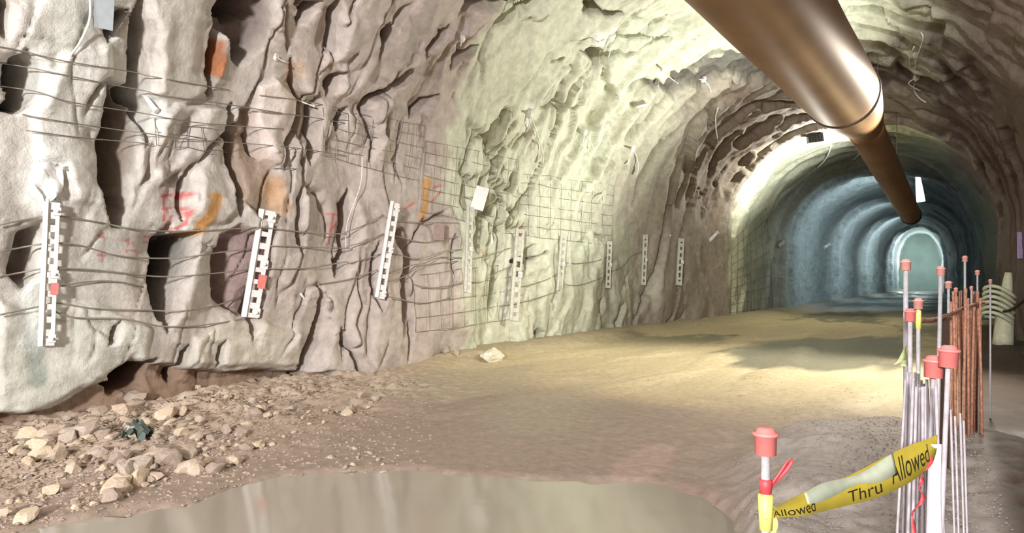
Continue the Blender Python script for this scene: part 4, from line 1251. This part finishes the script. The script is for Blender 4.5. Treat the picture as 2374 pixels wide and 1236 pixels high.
place_rock(1140, 822, 0.30, 'cream boulder sitting alone at the foot of the cream wall', None, 'boulder', (lambda m_: (m_.materials.append(M_boulder), m_)[1])(rock_mesh(91, 'boulder', 3)))
for i in range(14):
    place_rock(rr.uniform(760, 900), rr.uniform(1040, 1094), rr.uniform(0.015, 0.04), 'pale pebble on the mud just above the puddle edge', 'pebbles above the puddle')
p = at(318, 962, 6.9); p[2] = floor_z(p[0], p[1])+0.05
m = MB()
rs = np.random.RandomState(5)
n_ = 9
gp = np.array([[p+RT*(i-4)*0.035+UP*0.03*rs.randn()+FW*((j-4)*0.03)+UP*(0.09-0.006*((i-4)**2+(j-4)**2)) for i in range(n_)] for j in range(n_)]).reshape(-1, 3)
m.add(gp, [(j*n_+i, j*n_+i+1, (j+1)*n_+i+1, (j+1)*n_+i) for j in range(n_-1) for i in range(n_-1)], False)  # dark green sheet fills a dark spot in the rubble
tag(m.build('dark_green_patch', M_dkgreen), 'crumpled dark green patch lying in the rubble below the hollow', 'scrap')

# small gravel nobody could count
def gravel(name, n, pick, s0, s1, mat, label):
    m = MB(); rg = random.Random(len(name)+n)
    for _ in range(n):
        x, y = pick(rg)
        z = floor_z(x, y); s_ = rg.uniform(s0, s1)
        a = rg.uniform(0, 6.3); ca_, sa_ = math.cos(a)*s_, math.sin(a)*s_
        k1, k2, k3 = rg.uniform(.7, 1.1), rg.uniform(.6, .9), rg.uniform(.3, .5)
        vs = [(x+ca_*k1, y+sa_*k1, z), (x-ca_*k1, y-sa_*k1, z), (x-sa_*k2, y+ca_*k2, z), (x+sa_*k2, y-ca_*k2, z), (x+ca_*.2, y+sa_*.2, z+s_*k3), (x, y, z-s_*.4)]
        m.add(vs, [(0,2,4),(2,1,4),(1,3,4),(3,0,4),(2,0,5),(1,2,5),(3,1,5),(0,3,5)])
    return tag(m.build(name, mat), label, 'gravel', None, 'stuff')
def pick_rub(rg):
    while True:
        x, y = rg.uniform(-60, 1000), rg.uniform(880, 1235)
        q_ = at_z(x, y, 0.1)
        dl_ = q_[0]-np.interp(q_[1], YS, XL)
        if dl_ < 0.1: continue
        if rg.random() < math.exp(-max(0, dl_-1.2)*0.9): return q_[0], q_[1]
gravel('rubble_chips', 9000, pick_rub, 0.008, 0.034, M_chip, 'fine broken stone scattered along the foot of the left wall')
def pick_berm(rg):
    while True:
        x, y = rg.gauss(0.0, 0.6), rg.uniform(0.9, 10)
        if floor_z(x, y) > 0.10 and x < 0.42: return x, y
gravel('bank_gravel', 6000, pick_berm, 0.004, 0.016, plain('grey_gravel', (168, 158, 153), 0.85, 0, 0.35, 30), 'small grey gravel covering the bank at right')
def pick_mud(rg): return rg.uniform(-7.5, -0.5), rg.uniform(5.2, 12)
gravel('mud_grit', 1500, pick_mud, 0.004, 0.016, M_chip, 'scattered grit on the mud beyond the puddle')
